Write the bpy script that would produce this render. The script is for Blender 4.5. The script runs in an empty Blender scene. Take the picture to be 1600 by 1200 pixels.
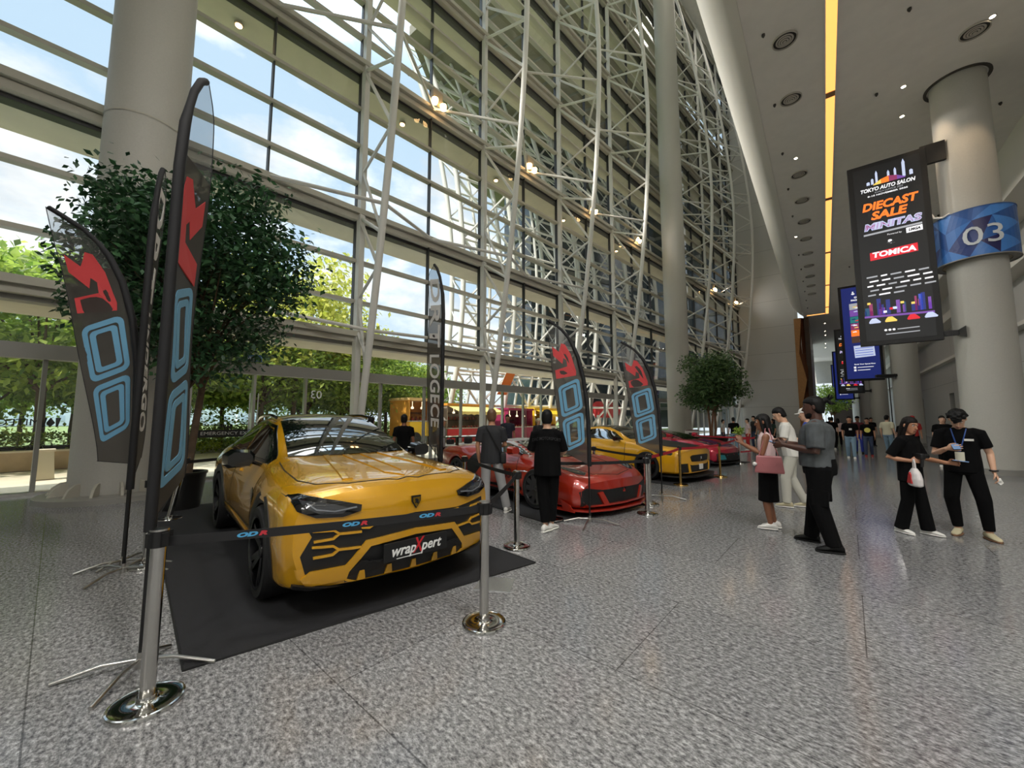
import bpy, bmesh, math, random
import numpy as np
from mathutils import Vector, Matrix
from mathutils.bvhtree import BVHTree
R = random.Random(7)
PI = math.pi
SC = bpy.context.scene
COL = SC.collection
# ------------------------------------------------------------------ camera
cam = bpy.data.cameras.new('camera'); CAM = bpy.data.objects.new('camera', cam); COL.objects.link(CAM)
cam.sensor_width = 36.0; cam.lens = 36.0 * 610.0 / 1600.0; cam.clip_end = 900
CAM.location = (0, 0, 1.57)
CAM.rotation_euler = (math.radians(90) + math.atan(55 / 610.0), 0, math.radians(38.65))
SC.camera = CAM
SC.view_settings.view_transform = 'Standard'
SC.view_settings.look = 'None'
SC.view_settings.gamma = 1.0
SC.view_settings.exposure = 0.22
SC.view_settings.use_curve_mapping = False
# ------------------------------------------------------------------ world: hazy blue sky with cumulus
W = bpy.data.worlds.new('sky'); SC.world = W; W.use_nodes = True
nt = W.node_tree; nt.nodes.clear(); N = nt.nodes.new; L = nt.links.new
tc = N('ShaderNodeTexCoord'); mp = N('ShaderNodeMapping'); mp.inputs['Scale'].default_value = (1, 1, 2.0)
nz = N('ShaderNodeTexNoise'); nz.inputs['Scale'].default_value = 3.1; nz.inputs['Detail'].default_value = 9; nz.inputs['Roughness'].default_value = .55
mp.inputs['Location'].default_value = (1.7, .4, .3)
cr = N('ShaderNodeValToRGB'); cr.color_ramp.elements[0].position = .44; cr.color_ramp.elements[1].position = .58
cr.color_ramp.elements[0].color = (0, 0, 0, 1); cr.color_ramp.elements[1].color = (1, 1, 1, 1)
nz2 = N('ShaderNodeTexNoise'); nz2.inputs['Scale'].default_value = 5; nz2.inputs['Detail'].default_value = 5
cr2 = N('ShaderNodeValToRGB'); cr2.color_ramp.elements[0].position = .35; cr2.color_ramp.elements[1].position = .62
cr2.color_ramp.elements[0].color = (.60, .64, .68, 1); cr2.color_ramp.elements[1].color = (1.12, 1.10, 1.07, 1)
mx = N('ShaderNodeMix'); mx.data_type = 'RGBA'; mx.inputs[6].default_value = (.47, .62, .77, 1)
sx = N('ShaderNodeSeparateXYZ'); gr = N('ShaderNodeMapRange')
gr.inputs['From Min'].default_value = 0.0; gr.inputs['From Max'].default_value = .35; gr.inputs['To Min'].default_value = 1; gr.inputs['To Max'].default_value = 0
mh = N('ShaderNodeMix'); mh.data_type = 'RGBA'; mh.inputs[7].default_value = (.70, .78, .84, 1)
bg = N('ShaderNodeBackground'); bg.inputs['Strength'].default_value = 1.2
ow = N('ShaderNodeOutputWorld')
L(tc.outputs['Generated'], mp.inputs['Vector']); L(mp.outputs[0], nz.inputs['Vector']); L(mp.outputs[0], nz2.inputs['Vector'])
L(nz.outputs['Fac'], cr.inputs[0]); L(nz2.outputs['Fac'], cr2.inputs[0]); L(cr.outputs[0], mx.inputs[0]); L(cr2.outputs[0], mx.inputs[7])
L(tc.outputs['Generated'], sx.inputs[0]); L(sx.outputs['Z'], gr.inputs['Value']); L(gr.outputs[0], mh.inputs[0]); L(mx.outputs[2], mh.inputs[6])
zb_ = N('ShaderNodeMapRange'); zb_.interpolation_type = 'SMOOTHSTEP'; zb_.inputs['From Min'].default_value = .66; zb_.inputs['From Max'].default_value = .86; zb_.inputs['To Min'].default_value = 1.0; zb_.inputs['To Max'].default_value = 6.0   # sky above the view brightened as added fill for the hall
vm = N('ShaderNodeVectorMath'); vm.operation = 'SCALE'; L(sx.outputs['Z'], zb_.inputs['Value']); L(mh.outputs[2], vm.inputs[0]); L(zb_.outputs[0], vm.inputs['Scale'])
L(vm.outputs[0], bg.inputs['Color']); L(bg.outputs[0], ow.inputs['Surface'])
W.cycles.sampling_method = 'MANUAL'; W.cycles.sample_map_resolution = 512
# ------------------------------------------------------------------ sun: high, travelling along the facade, so it never enters the hall
sl = bpy.data.lights.new('sun', 'SUN'); sl.energy = 4.6; sl.angle = math.radians(.6); sl.color = (1, .95, .86)
SUN = bpy.data.objects.new('sun', sl); COL.objects.link(SUN)
SUN.rotation_euler = Vector((.07, .62, -.78)).to_track_quat('-Z', 'Y').to_euler()
SUN.location = (0, -60, 90)

# ------------------------------------------------------------------ added fill lights, mostly unseen: atrium roof squares and flat concourse ceiling panels
def area(name, loc, sx, sy, power, col=(1, .97, .92)):
    l = bpy.data.lights.new(name, 'AREA'); l.shape = 'RECTANGLE'; l.size = sx; l.size_y = sy; l.energy = power; l.color = col
    o = bpy.data.objects.new(name, l); COL.objects.link(o); o.location = loc; return o
ROOF_FILL = [(-5.5, -3 + 10 * i, 41.55) for i in range(5)]
CEIL_FILL = [(x, y, 12.08) for y in (-20, -13, -6, 1) for x in (1.5, 5)] + [(5.75, y, 12.08) for y in (40, 56, 72)]
for p in ROOF_FILL: area('roof_fill_light', p, 3, 3, 50)
for p in CEIL_FILL: area('ceiling_fill_light', p, 1.15, 1.15, 330 if p[1] < 10 else 120, (1, .98, .95))

# ------------------------------------------------------------------ helpers
def srgb(r, g, b):
    f = lambda c: (c / 255) / 12.92 if c / 255 <= .04045 else (((c / 255) + .055) / 1.055) ** 2.4
    return (f(r), f(g), f(b), 1)
MATS = {}
def mat(name, col, rough=.5, metal=0, coat=0, emit=None, es=0, noise=None, alpha=None, spec=None, bump=None):
    if name in MATS: return MATS[name]
    m = bpy.data.materials.new(name); m.use_nodes = True; t = m.node_tree; b = t.nodes['Principled BSDF']
    c = srgb(*col)
    b.inputs['Base Color'].default_value = c; b.inputs['Roughness'].default_value = rough; b.inputs['Metallic'].default_value = metal
    b.inputs['Coat Weight'].default_value = coat; b.inputs['Coat Roughness'].default_value = .03
    if spec is not None: b.inputs['Specular IOR Level'].default_value = spec
    if emit: b.inputs['Emission Color'].default_value = srgb(*emit); b.inputs['Emission Strength'].default_value = es
    if alpha is not None: b.inputs['Alpha'].default_value = alpha
    if noise or bump:
        tcn = t.nodes.new('ShaderNodeTexCoord'); n = t.nodes.new('ShaderNodeTexNoise')
        sc_, amt = noise or (bump[0], 0); n.inputs['Scale'].default_value = sc_; n.inputs['Detail'].default_value = 4
        t.links.new(tcn.outputs['Object'], n.inputs['Vector'])
        if noise:
            r = t.nodes.new('ShaderNodeValToRGB'); r.color_ramp.elements[0].position = .3; r.color_ramp.elements[1].position = .7
            r.color_ramp.elements[0].color = tuple(v * (1 - amt) for v in c[:3]) + (1,); r.color_ramp.elements[1].color = tuple(min(1, v * (1 + amt)) for v in c[:3]) + (1,)
            t.links.new(n.outputs['Fac'], r.inputs[0]); t.links.new(r.outputs[0], b.inputs['Base Color'])
        if bump:
            n2 = t.nodes.new('ShaderNodeTexNoise'); n2.inputs['Scale'].default_value = bump[0]; n2.inputs['Detail'].default_value = 3
            bp = t.nodes.new('ShaderNodeBump'); bp.inputs['Strength'].default_value = bump[1]; bp.inputs['Distance'].default_value = .01
            t.links.new(tcn.outputs['Object'], n2.inputs['Vector'])
            t.links.new(n2.outputs['Fac'], bp.inputs['Height']); t.links.new(bp.outputs[0], b.inputs['Normal'])
    MATS[name] = m; return m
def thin(name, tint, base=.05, edge=.6, rough=.0, opac=0, ocol=(40, 40, 40)):
    """thin glazing or sheer cloth: see-through, mirror-like at grazing angles, partly opaque when opac > 0"""
    m = bpy.data.materials.new(name); m.use_nodes = True; t = m.node_tree; t.nodes.clear(); n = t.nodes.new; l = t.links.new
    tr = n('ShaderNodeBsdfTransparent'); tr.inputs[0].default_value = tint
    gl = n('ShaderNodeBsdfGlossy'); gl.inputs['Roughness'].default_value = rough; gl.inputs[0].default_value = (.9, .93, .93, 1)
    lw = n('ShaderNodeLayerWeight'); lw.inputs[0].default_value = .5
    pw = n('ShaderNodeMath'); pw.operation = 'POWER'; pw.inputs[1].default_value = 4
    ml = n('ShaderNodeMath'); ml.operation = 'MULTIPLY_ADD'; ml.inputs[1].default_value = edge; ml.inputs[2].default_value = base
    mixs = n('ShaderNodeMixShader'); o = n('ShaderNodeOutputMaterial')
    l(lw.outputs['Facing'], pw.inputs[0]); l(pw.outputs[0], ml.inputs[0]); l(ml.outputs[0], mixs.inputs[0])
    if opac:
        df = n('ShaderNodeBsdfDiffuse'); df.inputs[0].default_value = srgb(*ocol)
        tl = n('ShaderNodeBsdfTranslucent'); tl.inputs[0].default_value = srgb(*ocol)
        ad = n('ShaderNodeMixShader'); ad.inputs[0].default_value = .35; l(df.outputs[0], ad.inputs[1]); l(tl.outputs[0], ad.inputs[2])
        m2 = n('ShaderNodeMixShader'); m2.inputs[0].default_value = opac; l(tr.outputs[0], m2.inputs[1]); l(ad.outputs[0], m2.inputs[2]); l(m2.outputs[0], mixs.inputs[1])
    else: l(tr.outputs[0], mixs.inputs[1])
    l(gl.outputs[0], mixs.inputs[2]); l(mixs.outputs[0], o.inputs[0]); MATS[name] = m; return m

class MB:
    """collects shapes that become ONE mesh"""
    def __init__(s): s.v = []; s.f = []
    def add(s, vs, fs):
        o = len(s.v); s.v += [tuple(map(float, v)) for v in vs]; s.f += [tuple(i + o for i in f) for f in fs]; return s
    def box(s, c, d, rz=0, bev=0):
        x, y, z = (d[0] / 2, d[1] / 2, d[2] / 2); cz, sz = math.cos(rz), math.sin(rz)
        if bev:
            bm = bmesh.new(); bmesh.ops.create_cube(bm, size=1)
            for v in bm.verts: v.co = Vector((v.co.x * d[0], v.co.y * d[1], v.co.z * d[2]))
            bmesh.ops.bevel(bm, geom=list(bm.edges), offset=bev, segments=2, affect='EDGES', profile=.5)
            vs = [(c[0] + v.co.x * cz - v.co.y * sz, c[1] + v.co.x * sz + v.co.y * cz, c[2] + v.co.z) for v in bm.verts]
            bm.verts.index_update(); fs = [[v.index for v in f.verts] for f in bm.faces]; bm.free(); return s.add(vs, fs)
        vs = [(c[0] + a * x * cz - b * y * sz, c[1] + a * x * sz + b * y * cz, c[2] + e * z) for e in (-1, 1) for a, b in ((-1, -1), (1, -1), (1, 1), (-1, 1))]
        return s.add(vs, [(3, 2, 1, 0), (4, 5, 6, 7), (0, 1, 5, 4), (1, 2, 6, 5), (2, 3, 7, 6), (3, 0, 4, 7)])
    def tube(s, pts, r, n=8, cap=True, sq=False):
        pts = [Vector(p) for p in pts]; rr = r if isinstance(r, (list, tuple)) else [r] * len(pts); rings = []
        up = None
        for i, p in enumerate(pts):
            t = (pts[min(i + 1, len(pts) - 1)] - pts[max(i - 1, 0)])
            if t.length < 1e-9: t = Vector((0, 0, 1))
            t.normalize()
            if up is None: up = Vector((0, 0, 1)) if abs(t.z) < .9 else Vector((1, 0, 0))
            a = t.cross(up).normalized(); up = a.cross(t).normalized()
            ph = PI / n if sq else 0; k = 1 / math.cos(PI / n) if sq else 1
            rings.append([p + (a * math.cos(2 * PI * j / n + ph) + up * math.sin(2 * PI * j / n + ph)) * rr[i] * k for j in range(n)])
        return s.loft(rings, cap)
    def loft(s, rings, cap=True, closed=True):
        n = len(rings[0]); vs = [v for r in rings for v in r]; fs = []
        for i in range(len(rings) - 1):
            for j in range(n if closed else n - 1):
                k = (j + 1) % n; fs.append((i * n + j, i * n + k, (i + 1) * n + k, (i + 1) * n + j))
        if cap: fs.append(tuple(range(n - 1, -1, -1))); fs.append(tuple((len(rings) - 1) * n + j for j in range(n)))
        return s.add(vs, fs)
    def lathe(s, prof, n=24, c=(0, 0, 0), cap=True):
        return s.loft([[(c[0] + r * math.cos(2 * PI * j / n), c[1] + r * math.sin(2 * PI * j / n), c[2] + z) for j in range(n)] for r, z in prof], cap)
    def prism(s, poly, z0, z1, f=lambda x, y, z: (x, y, z)):
        """extrude a 2-D polygon between z0 and z1; f maps (x, y, z) to space"""
        n = len(poly); vs = [f(x, y, z0) for x, y in poly] + [f(x, y, z1) for x, y in poly]
        fs = [tuple(range(n - 1, -1, -1)), tuple(range(n, 2 * n))] + [(i, (i + 1) % n, n + (i + 1) % n, n + i) for i in range(n)]
        return s.add(vs, fs)
    def quad(s, a, b, c, d): return s.add([a, b, c, d], [(0, 1, 2, 3)])
    def mesh(s, name, m, smooth=None):
        me = bpy.data.meshes.new(name); me.from_pydata(s.v, [], s.f)
        bm = bmesh.new(); bm.from_mesh(me); bmesh.ops.recalc_face_normals(bm, faces=bm.faces[:]); bm.to_mesh(me); bm.free()
        if m: me.materials.append(m)
        if smooth is not None: shade(me, smooth)
        return me
    def build(s, name, m, parent=None, smooth=None, **kw):
        return link(name, s.mesh(name, m, smooth), parent, **kw)
def shade(me, ang=40):
    me.polygons.foreach_set('use_smooth', [True] * len(me.polygons))
    if ang < 180: me.set_sharp_from_angle(angle=math.radians(ang))
def link(name, me, parent=None, label=None, cat=None, group=None, kind=None, loc=None, rz=None):
    o = bpy.data.objects.new(name, me); COL.objects.link(o)
    if parent is not None: o.parent = parent
    tag(o, label, cat, group, kind)
    if loc is not None: o.location = loc
    if rz is not None: o.rotation_euler = (0, 0, rz)
    return o
def tag(o, label=None, cat=None, group=None, kind=None):
    for k, v in (('label', label), ('category', cat), ('group', group), ('kind', kind)):
        if v: o[k] = v
    return o
def thing(name, label, cat, loc=(0, 0, 0), rz=0, group=None):
    o = bpy.data.objects.new(name, None); COL.objects.link(o); o.empty_display_size = .1
    o.location = loc; o.rotation_euler = (0, 0, rz); return tag(o, label, cat, group)
def dup(root, loc, rz=None, label=None, group=None, scale=None):
    def cp(o, parent):
        c = o.copy(); COL.objects.link(c); c.parent = parent
        for ch in list(o.children): cp(ch, c)
        return c
    r = cp(root, None); r.location = loc
    if rz is not None: r.rotation_euler = (0, 0, rz)
    if label: r['label'] = label
    if group: r['group'] = group
    if scale: r.scale = (scale,) * 3
    return r
def text_mesh(s, size, m, ext=.004, shear=0, bold=0, sx=1, align='CENTER', name='text'):
    cu = bpy.data.curves.new('tmp', 'FONT'); cu.body = s; cu.size = size; cu.extrude = ext; cu.shear = shear; cu.offset = bold; cu.align_x = align; cu.align_y = 'CENTER'
    cu.resolution_u = 3
    o = bpy.data.objects.new('tmp', cu); COL.objects.link(o); dg = bpy.context.evaluated_depsgraph_get(); me = bpy.data.meshes.new_from_object(o.evaluated_get(dg))
    COL.objects.unlink(o); bpy.data.objects.remove(o); bpy.data.curves.remove(cu)
    me.name = name; me.materials.clear(); me.materials.append(m)
    if sx != 1: me.transform(Matrix.Diagonal((sx, 1, 1, 1)))
    return me
def frame(o, x, y, z):
    """matrix from origin o and axes x, y, z"""
    return Matrix(((x[0], y[0], z[0], o[0]), (x[1], y[1], z[1], o[1]), (x[2], y[2], z[2], o[2]), (0, 0, 0, 1)))
# ------------------------------------------------------------------ materials of the building
WHITE = mat('white_steel', (216, 214, 208), .45)
POSTM = mat('pale_steel', (205, 204, 198), .4)
BEAM = mat('beige_beam', (178, 174, 160), .5)
SOFF = mat('beige_soffit', (186, 181, 162), .6, noise=(1.2, .08))
DARK = mat('dark_gasket', (35, 35, 36), .5)
GREYB = mat('grey_transom', (138, 136, 130), .45)
PLAST = mat('ceiling_plaster', (222, 218, 210), .8, noise=(3, .03))
CREAM = mat('cream_plaster', (214, 210, 200), .6)
COLM = mat('column_paint', (178, 176, 168), .6, noise=(30, .03))
GLASS = thin('facade_glass', (.93, .955, .95, 1), .04, .55)
DGLASS = thin('door_glass', (.90, .93, .92, 1), .05, .55)
STEEL = mat('brushed_steel', (190, 188, 184), .28, metal=1)
BLACKM = mat('black_metal', (14, 14, 15), .4)
# ---- floor: speckled polished granite with fine joints
def granite():
    m = bpy.data.materials.new('granite'); m.use_nodes = True; t = m.node_tree; b = t.nodes['Principled BSDF']; n = t.nodes.new; l = t.links.new
    tcn = n('ShaderNodeTexCoord')
    n1 = n('ShaderNodeTexNoise'); n1.inputs['Scale'].default_value = 36; n1.inputs['Detail'].default_value = 6; n1.inputs['Roughness'].default_value = .72
    n2 = n('ShaderNodeTexVoronoi'); n2.inputs['Scale'].default_value = 85
    n3 = n('ShaderNodeTexNoise'); n3.inputs['Scale'].default_value = .5; n3.inputs['Detail'].default_value = 2
    mpn = n('ShaderNodeMapping'); mpn.inputs['Scale'].default_value = (1, 1, 1); mpn.inputs['Rotation'].default_value = (0, 0, math.radians(2))
    mp2 = n('ShaderNodeMapping'); mp2.inputs['Scale'].default_value = (.75, 1.25, 1); mp2.inputs['Rotation'].default_value = (0, 0, math.radians(20))
    l(tcn.outputs['Object'], mpn.inputs[0]); l(tcn.outputs['Object'], mp2.inputs[0])
    for q in (n1, n2): l(mp2.outputs[0], q.inputs['Vector'])
    l(mpn.outputs[0], n3.inputs['Vector'])
    r = n('ShaderNodeValToRGB'); e = r.color_ramp.elements; e[0].position = .34; e[0].color = srgb(66, 66, 69); e[1].position = .70; e[1].color = srgb(192, 192, 192)
    q = e.new(.5); q.color = srgb(130, 130, 130)
    l(n1.outputs['Fac'], r.inputs[0])
    vr = n('ShaderNodeValToRGB'); vr.color_ramp.elements[0].position = .0; vr.color_ramp.elements[0].color = (.45, .45, .45, 1); vr.color_ramp.elements[1].position = .55; vr.color_ramp.elements[1].color = (1.1, 1.1, 1.1, 1)
    l(n2.outputs['Distance'], vr.inputs[0])
    m1 = n('ShaderNodeMix'); m1.data_type = 'RGBA'; m1.blend_type = 'MULTIPLY'; m1.inputs[0].default_value = .7; l(r.outputs[0], m1.inputs[6]); l(vr.outputs[0], m1.inputs[7])
    br = n('ShaderNodeTexBrick'); br.offset = .5; br.inputs['Scale'].default_value = 1; br.inputs['Brick Width'].default_value = 2.4; br.inputs['Row Height'].default_value = 1.2
    br.inputs['Mortar Size'].default_value = .004; br.inputs['Mortar Smooth'].default_value = 0; br.inputs['Color1'].default_value = (1, 1, 1, 1); br.inputs['Color2'].default_value = (.86, .86, .87, 1); br.inputs['Mortar'].default_value = (.42, .42, .42, 1)
    l(mpn.outputs[0], br.inputs['Vector'])
    m2 = n('ShaderNodeMix'); m2.data_type = 'RGBA'; m2.blend_type = 'MULTIPLY'; m2.inputs[0].default_value = 1; l(m1.outputs[2], m2.inputs[6]); l(br.outputs['Color'], m2.inputs[7])
    l(m2.outputs[2], b.inputs['Base Color'])
    rr = n('ShaderNodeMapRange'); rr.inputs['To Min'].default_value = .10; rr.inputs['To Max'].default_value = .18; l(n3.outputs['Fac'], rr.inputs['Value']); l(rr.outputs[0], b.inputs['Roughness'])
    b.inputs['Specular IOR Level'].default_value = .45
    return m
GRAN = granite()
def FX(y):                                    # plan line of the glass facade
    return -13.05 + .085 * y + .0006 * y * y if y > -20 else -13.05 + .085 * y + .24
Y_BACK, Y_WALL = -26.0, 50.5
fb = MB(); ys = [Y_BACK + 4 * i for i in range(20)]
fl_poly = [(FX(y), y) for y in ys if y < Y_WALL] + [(FX(Y_WALL), Y_WALL)] + [(-8.5, Y_WALL), (-8.5, 92), (12, 92), (12, Y_BACK)]
fb.prism([(x - .25 if i < len(fl_poly) - 4 else x, y) for i, (x, y) in enumerate(fl_poly)], -.3, 0)
fb.build('floor', GRAN, kind='structure')
# ---- ceiling of the lower hall and the rounded edge above it
CZ = 12.2
MB().box(((-1.2 + 12) / 2, (Y_BACK + 92) / 2, CZ + .15), (13.2, 92 - Y_BACK, .3)).build('ceiling', PLAST, kind='structure')
prof = [(-1.18, 12.18), (-1.42, 12.2), (-1.7, 12.32), (-1.93, 12.55), (-2.08, 12.85), (-2.16, 13.2), (-2.18, 13.6), (-2.1, 14.2), (-1.9, 14.8), (-1.6, 15.5), (-1.4, 16.5), (-1.4, 42.5), (-1.1, 42.5), (-1.1, 12.5), (-1.18, 12.18)]
yy = [Y_BACK] + [Y_BACK + 4 * i for i in range(1, 19)] + [48, 50.4]
bn = MB(); bn.loft([[(x + (.0 if y < 47 else (.45 if x < -1.3 else 0) * (y - 47) / 3.4), y, z + (0 if y < 47 else 0)) for x, z in prof[:-1]] for y in yy], cap=True)
bn.build('wall_right_upper', CREAM, smooth=50, kind='structure')
# roof of the atrium
MB().box((-8.5, 12.5, 42.75), (16, 77, .4)).build('ceiling_atrium', PLAST, kind='structure')
# back wall behind the camera, right wall
WALLM = mat('wall_paint', (188, 185, 178), .7, noise=(2, .03))
MB().box((-1.5, Y_BACK - .15, 21), (28, .3, 42.5)).build('wall_back', WALLM, kind='structure')
MB().box((-7.6, -4.9, 21.2), (12.4, .4, 42.4)).build('wall_light_blocker', mat('wall_grey', (150, 148, 142), .7), kind='structure')  # added unseen wall, keeps window light off the left column
def panel_wall(name, col, sx, sz):
    m = bpy.data.materials.new(name); m.use_nodes = True; t = m.node_tree; b = t.nodes['Principled BSDF']; n = t.nodes.new; l = t.links.new
    tcn = n('ShaderNodeTexCoord'); sp = n('ShaderNodeSeparateXYZ'); cb = n('ShaderNodeCombineXYZ'); ad = n('ShaderNodeMath')
    l(tcn.outputs['Object'], sp.inputs[0]); l(sp.outputs['X'], ad.inputs[0]); l(sp.outputs['Y'], ad.inputs[1]); l(ad.outputs[0], cb.inputs[0]); l(sp.outputs['Z'], cb.inputs[1])
    br = n('ShaderNodeTexBrick'); br.offset = 0; br.inputs['Scale'].default_value = 1; br.inputs['Brick Width'].default_value = sx; br.inputs['Row Height'].default_value = sz
    br.inputs['Mortar Size'].default_value = .014; br.inputs['Color1'].default_value = srgb(*col); br.inputs['Color2'].default_value = srgb(*[c * .97 for c in col]); br.inputs['Mortar'].default_value = srgb(*[c * .72 for c in col])
    l(cb.outputs[0], br.inputs['Vector']); l(br.outputs['Color'], b.inputs['Base Color']); b.inputs['Roughness'].default_value = .6
    return m
PANW = panel_wall('panelled_wall', (190, 189, 184), 5.4, 2.9)
w = MB(); w.box((-4.75, 50.75, 21), (6.1, .5, 42)); w.box((-1.75, 50.9, 6.1), (.5, .8, 12.2)); w.build('wall_far', PANW, kind='structure')
# right wall with door openings, soffit band
RW = 7.2
rw = MB()
def wall_seg(y0, y1, z0, z1): rw.box((RW + .2, (y0 + y1) / 2, (z0 + z1) / 2), (.4, y1 - y0, z1 - z0))
doors_r = [(-18, -15.5), (-8, -5.5), (4, 6.5), (20, 22), (37.6, 39.2), (41.0, 42.4), (52, 54), (66, 68)]
y = Y_BACK
for a, b_ in doors_r:
    wall_seg(y, a, 0, CZ); wall_seg(a, b_, 3.45, CZ); y = b_
wall_seg(y, 92, 0, CZ)
rw.build('wall_right', panel_wall('right_wall_paint', (186, 184, 178), 6, 4.2), kind='structure')
sb = MB(); sb.box((RW - .35, 33, 8.2), (.7, 118, .5)); sb.box((RW - .2, 33, 5.7), (.4, 118, .18)); sb.box((RW - .6, 40, 11.2), (1.2, 104, 2.0)); sb.build('trim_1', CREAM, kind='structure')
dd = MB()
for i, (a, b_) in enumerate(doors_r):
    MB().box((RW + .36, (a + b_) / 2, 1.72), (.06, b_ - a, 3.45)).build('door_%d' % (i + 1), mat('dark_door', (44, 43, 42), .5), kind='structure')
# corridor behind the far wall
MB().box((-1.0, 60, 6.1), (.4, 18.8, 12.2)).build('wall_corridor', mat('dark_brown_panel', (58, 42, 30), .5, noise=(1.5, .2)), kind='structure')
MB().box((3.6, 88.2, 4.6), (4.6, .4, 9.2)).build('wall_end', mat('brown_wall', (70, 58, 48), .6), kind='structure')
MB().box((1.75, 92.1, 10.2), (20.5, .3, 4)).build('wall_end_upper', WALLM, kind='structure')
# wood faceted end of the far wall
WOOD = mat('veneer', (158, 112, 60), .45, noise=(6, .12)); WOODD = mat('dark_veneer', (92, 52, 28), .45, noise=(6, .15))
wf = MB(); zs = [0, 1.2, 3.3, 5.6, 8.4, 12.15]; ex = [.55, .75, .35, .80, .30, .62]
prev = None
for i in range(5):
    z0, z1 = zs[i], zs[i + 1]; a, b_ = ex[i], ex[i + 1]
    wf.add([(-2.05, 50.35, z0), (-2.05 + a, 50.3, z0), (-2.05 + b_, 50.3, z1), (-2.05, 50.35, z1), (-2.05, 51, z0), (-.8, 51, z0), (-.8, 51, z1), (-2.05, 51, z1)],
           [(0, 1, 2, 3), (0, 3, 7, 4), (3, 2, 6, 7), (0, 4, 5, 1)])
wt = thing('wood_end_panel', 'tall light wood faceted panel capping the end of the far grey wall', 'wall panel', (0, 0, 0))
wf.build('wood_face', WOOD, wt)
wd = MB()
for i in range(5):
    z0, z1 = zs[i], zs[i + 1]; a, b_ = ex[i], ex[i + 1]
    k0, k1 = (1.05, .85, 1.15, .9, 1.0, .8)[i], (1.05, .85, 1.15, .9, 1.0, .8)[i + 1]
    wd.add([(-2.05 + a, 50.3, z0), (-2.05 + k0 + .15, 51.0, z0), (-2.05 + k1 + .15, 51.0, z1), (-2.05 + b_, 50.3, z1)], [(0, 1, 2), (0, 2, 3)])
wd.build('dark_facet', WOODD, wt, label='dark brown side facets')
# end glazing far beyond, with lattice
LT = MB()
for i in range(9):
    x = -8.3 + i * 1.4; LT.tube([(x, 91.6, 0), (x, 91.6, 8.2)], .06, 4)
for z in (0.05, 2.7, 5.4, 8.15): LT.tube([(-8.5, 91.6, z), (2.9, 91.6, z)], .07, 4)
for i in range(8):
    x = -8.3 + i * 1.4
    for j in range(3): LT.tube([(x, 91.7, j * 2.7), (x + 1.4, 91.7, (j + 1) * 2.7)], .035, 4); LT.tube([(x + 1.4, 91.7, j * 2.7), (x, 91.7, (j + 1) * 2.7)], .035, 4)
LT.build('window_99', POSTM, kind='structure'); bpy.data.objects['window_99'].name = 'window_12'
MB().quad((-8.5, 91.8, 0), (2.9, 91.8, 0), (2.9, 91.8, 8.2), (-8.5, 91.8, 8.2)).build('pane', GLASS, bpy.data.objects['window_12'])
# ---- columns
def column(name, label, x, y, r, top, foot=True, collar=False):
    t = thing(name, label, 'column', (x, y, 0))
    MB().lathe([(r, .0), (r, top * .33), (r * 1.0, top * .66), (r, top)], 48).build('shaft', COLM, t, smooth=60)
    if foot:
        MB().lathe([(r + .42, 0), (r + .42, .1), (r + .38, .12), (r + .02, .12)], 48).build('base_plate', GREYB, t, smooth=30)
        for k in range(14):
            a = 2 * PI * k / 14; c, s_ = math.cos(a), math.sin(a)
            MB().prism([(r - .05, .12), (r + .26, .12), (r + .19, .26), (r + .09, .34), (r - .05, .36)], -.02, .02, lambda p, q, d: (p * c - d * s_, p * s_ + d * c, q)).build('gusset', BEAM, t)
        MB().lathe([(r + .012, 7.95), (r + .012, 7.99)], 48, cap=False).build('weld_ring', BEAM, t)
    else:
        MB().lathe([(r + .02, 0), (r + .02, .16), (r, .17)], 48, cap=False).build('skirting', GREYB, t, smooth=30)
    return t
column('column', 'thick grey round column at the left behind the feather flags', -11.5, 1.3, .68, 42)
column('column', 'tall slim white round column in the middle beside the far potted tree', -8.15, 29.4, .78, 42)
RC = [(3.85, 17.8), (3.95, 33.4), (3.95, 49), (3.95, 64.6), (3.95, 80), (3.85, 2.2), (3.85, -13.4)]
lab = ['white round column wearing the blue band with 03', 'second white round column behind the blue event screen', 'third white round column down the concourse', 'fourth white round column down the concourse', 'fifth and farthest white round column down the concourse', 'white round column just right of the picture', 'white round column behind the viewer']
for (x, y), lb in zip(RC[:5], lab): column('column', lb, x, y, .62, CZ, foot=False)
column('column', 'slim white round column before the bright end glazing', -1.6, 84, .5, CZ, foot=False)
for x, y in RC[5:]: pass
# recess ring, spotlights round the first column
def ring(x, y, r, z, m, name='ceiling_recess'):
    pass
# ---- facade: one window per bay (panes, transoms, mullion, sun ledges)
PITCH = 5.65; Y0 = 1.25
LEV = [8.4 + 5.55 * i for i in range(7)]
def fpt(y, z, off=0):
    d = Vector((FX(y + .5) - FX(y - .5), 1, 0)).normalized(); nrm = Vector((d.y, -d.x, 0))   # towards the inside
    p = Vector((FX(y), y, z)) + nrm * off; return (p.x, p.y, p.z)
bays = [(Y0 + PITCH * k, Y0 + PITCH * (k + 1)) for k in range(-5, 9)]
bays[-1] = (bays[-1][0], 50.5)
wn = 0
def fbeam(b, y0, y1, z, hz, o0, o1):
    """horizontal box along the facade from y0 to y1, between offsets o0..o1"""
    b.add([fpt(y0, z - hz, o0), fpt(y1, z - hz, o0), fpt(y1, z - hz, o1), fpt(y0, z - hz, o1), fpt(y0, z + hz, o0), fpt(y1, z + hz, o0), fpt(y1, z + hz, o1), fpt(y0, z + hz, o1)],
          [(3, 2, 1, 0), (4, 5, 6, 7), (0, 1, 5, 4), (1, 2, 6, 5), (2, 3, 7, 6), (3, 0, 4, 7)])
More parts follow.
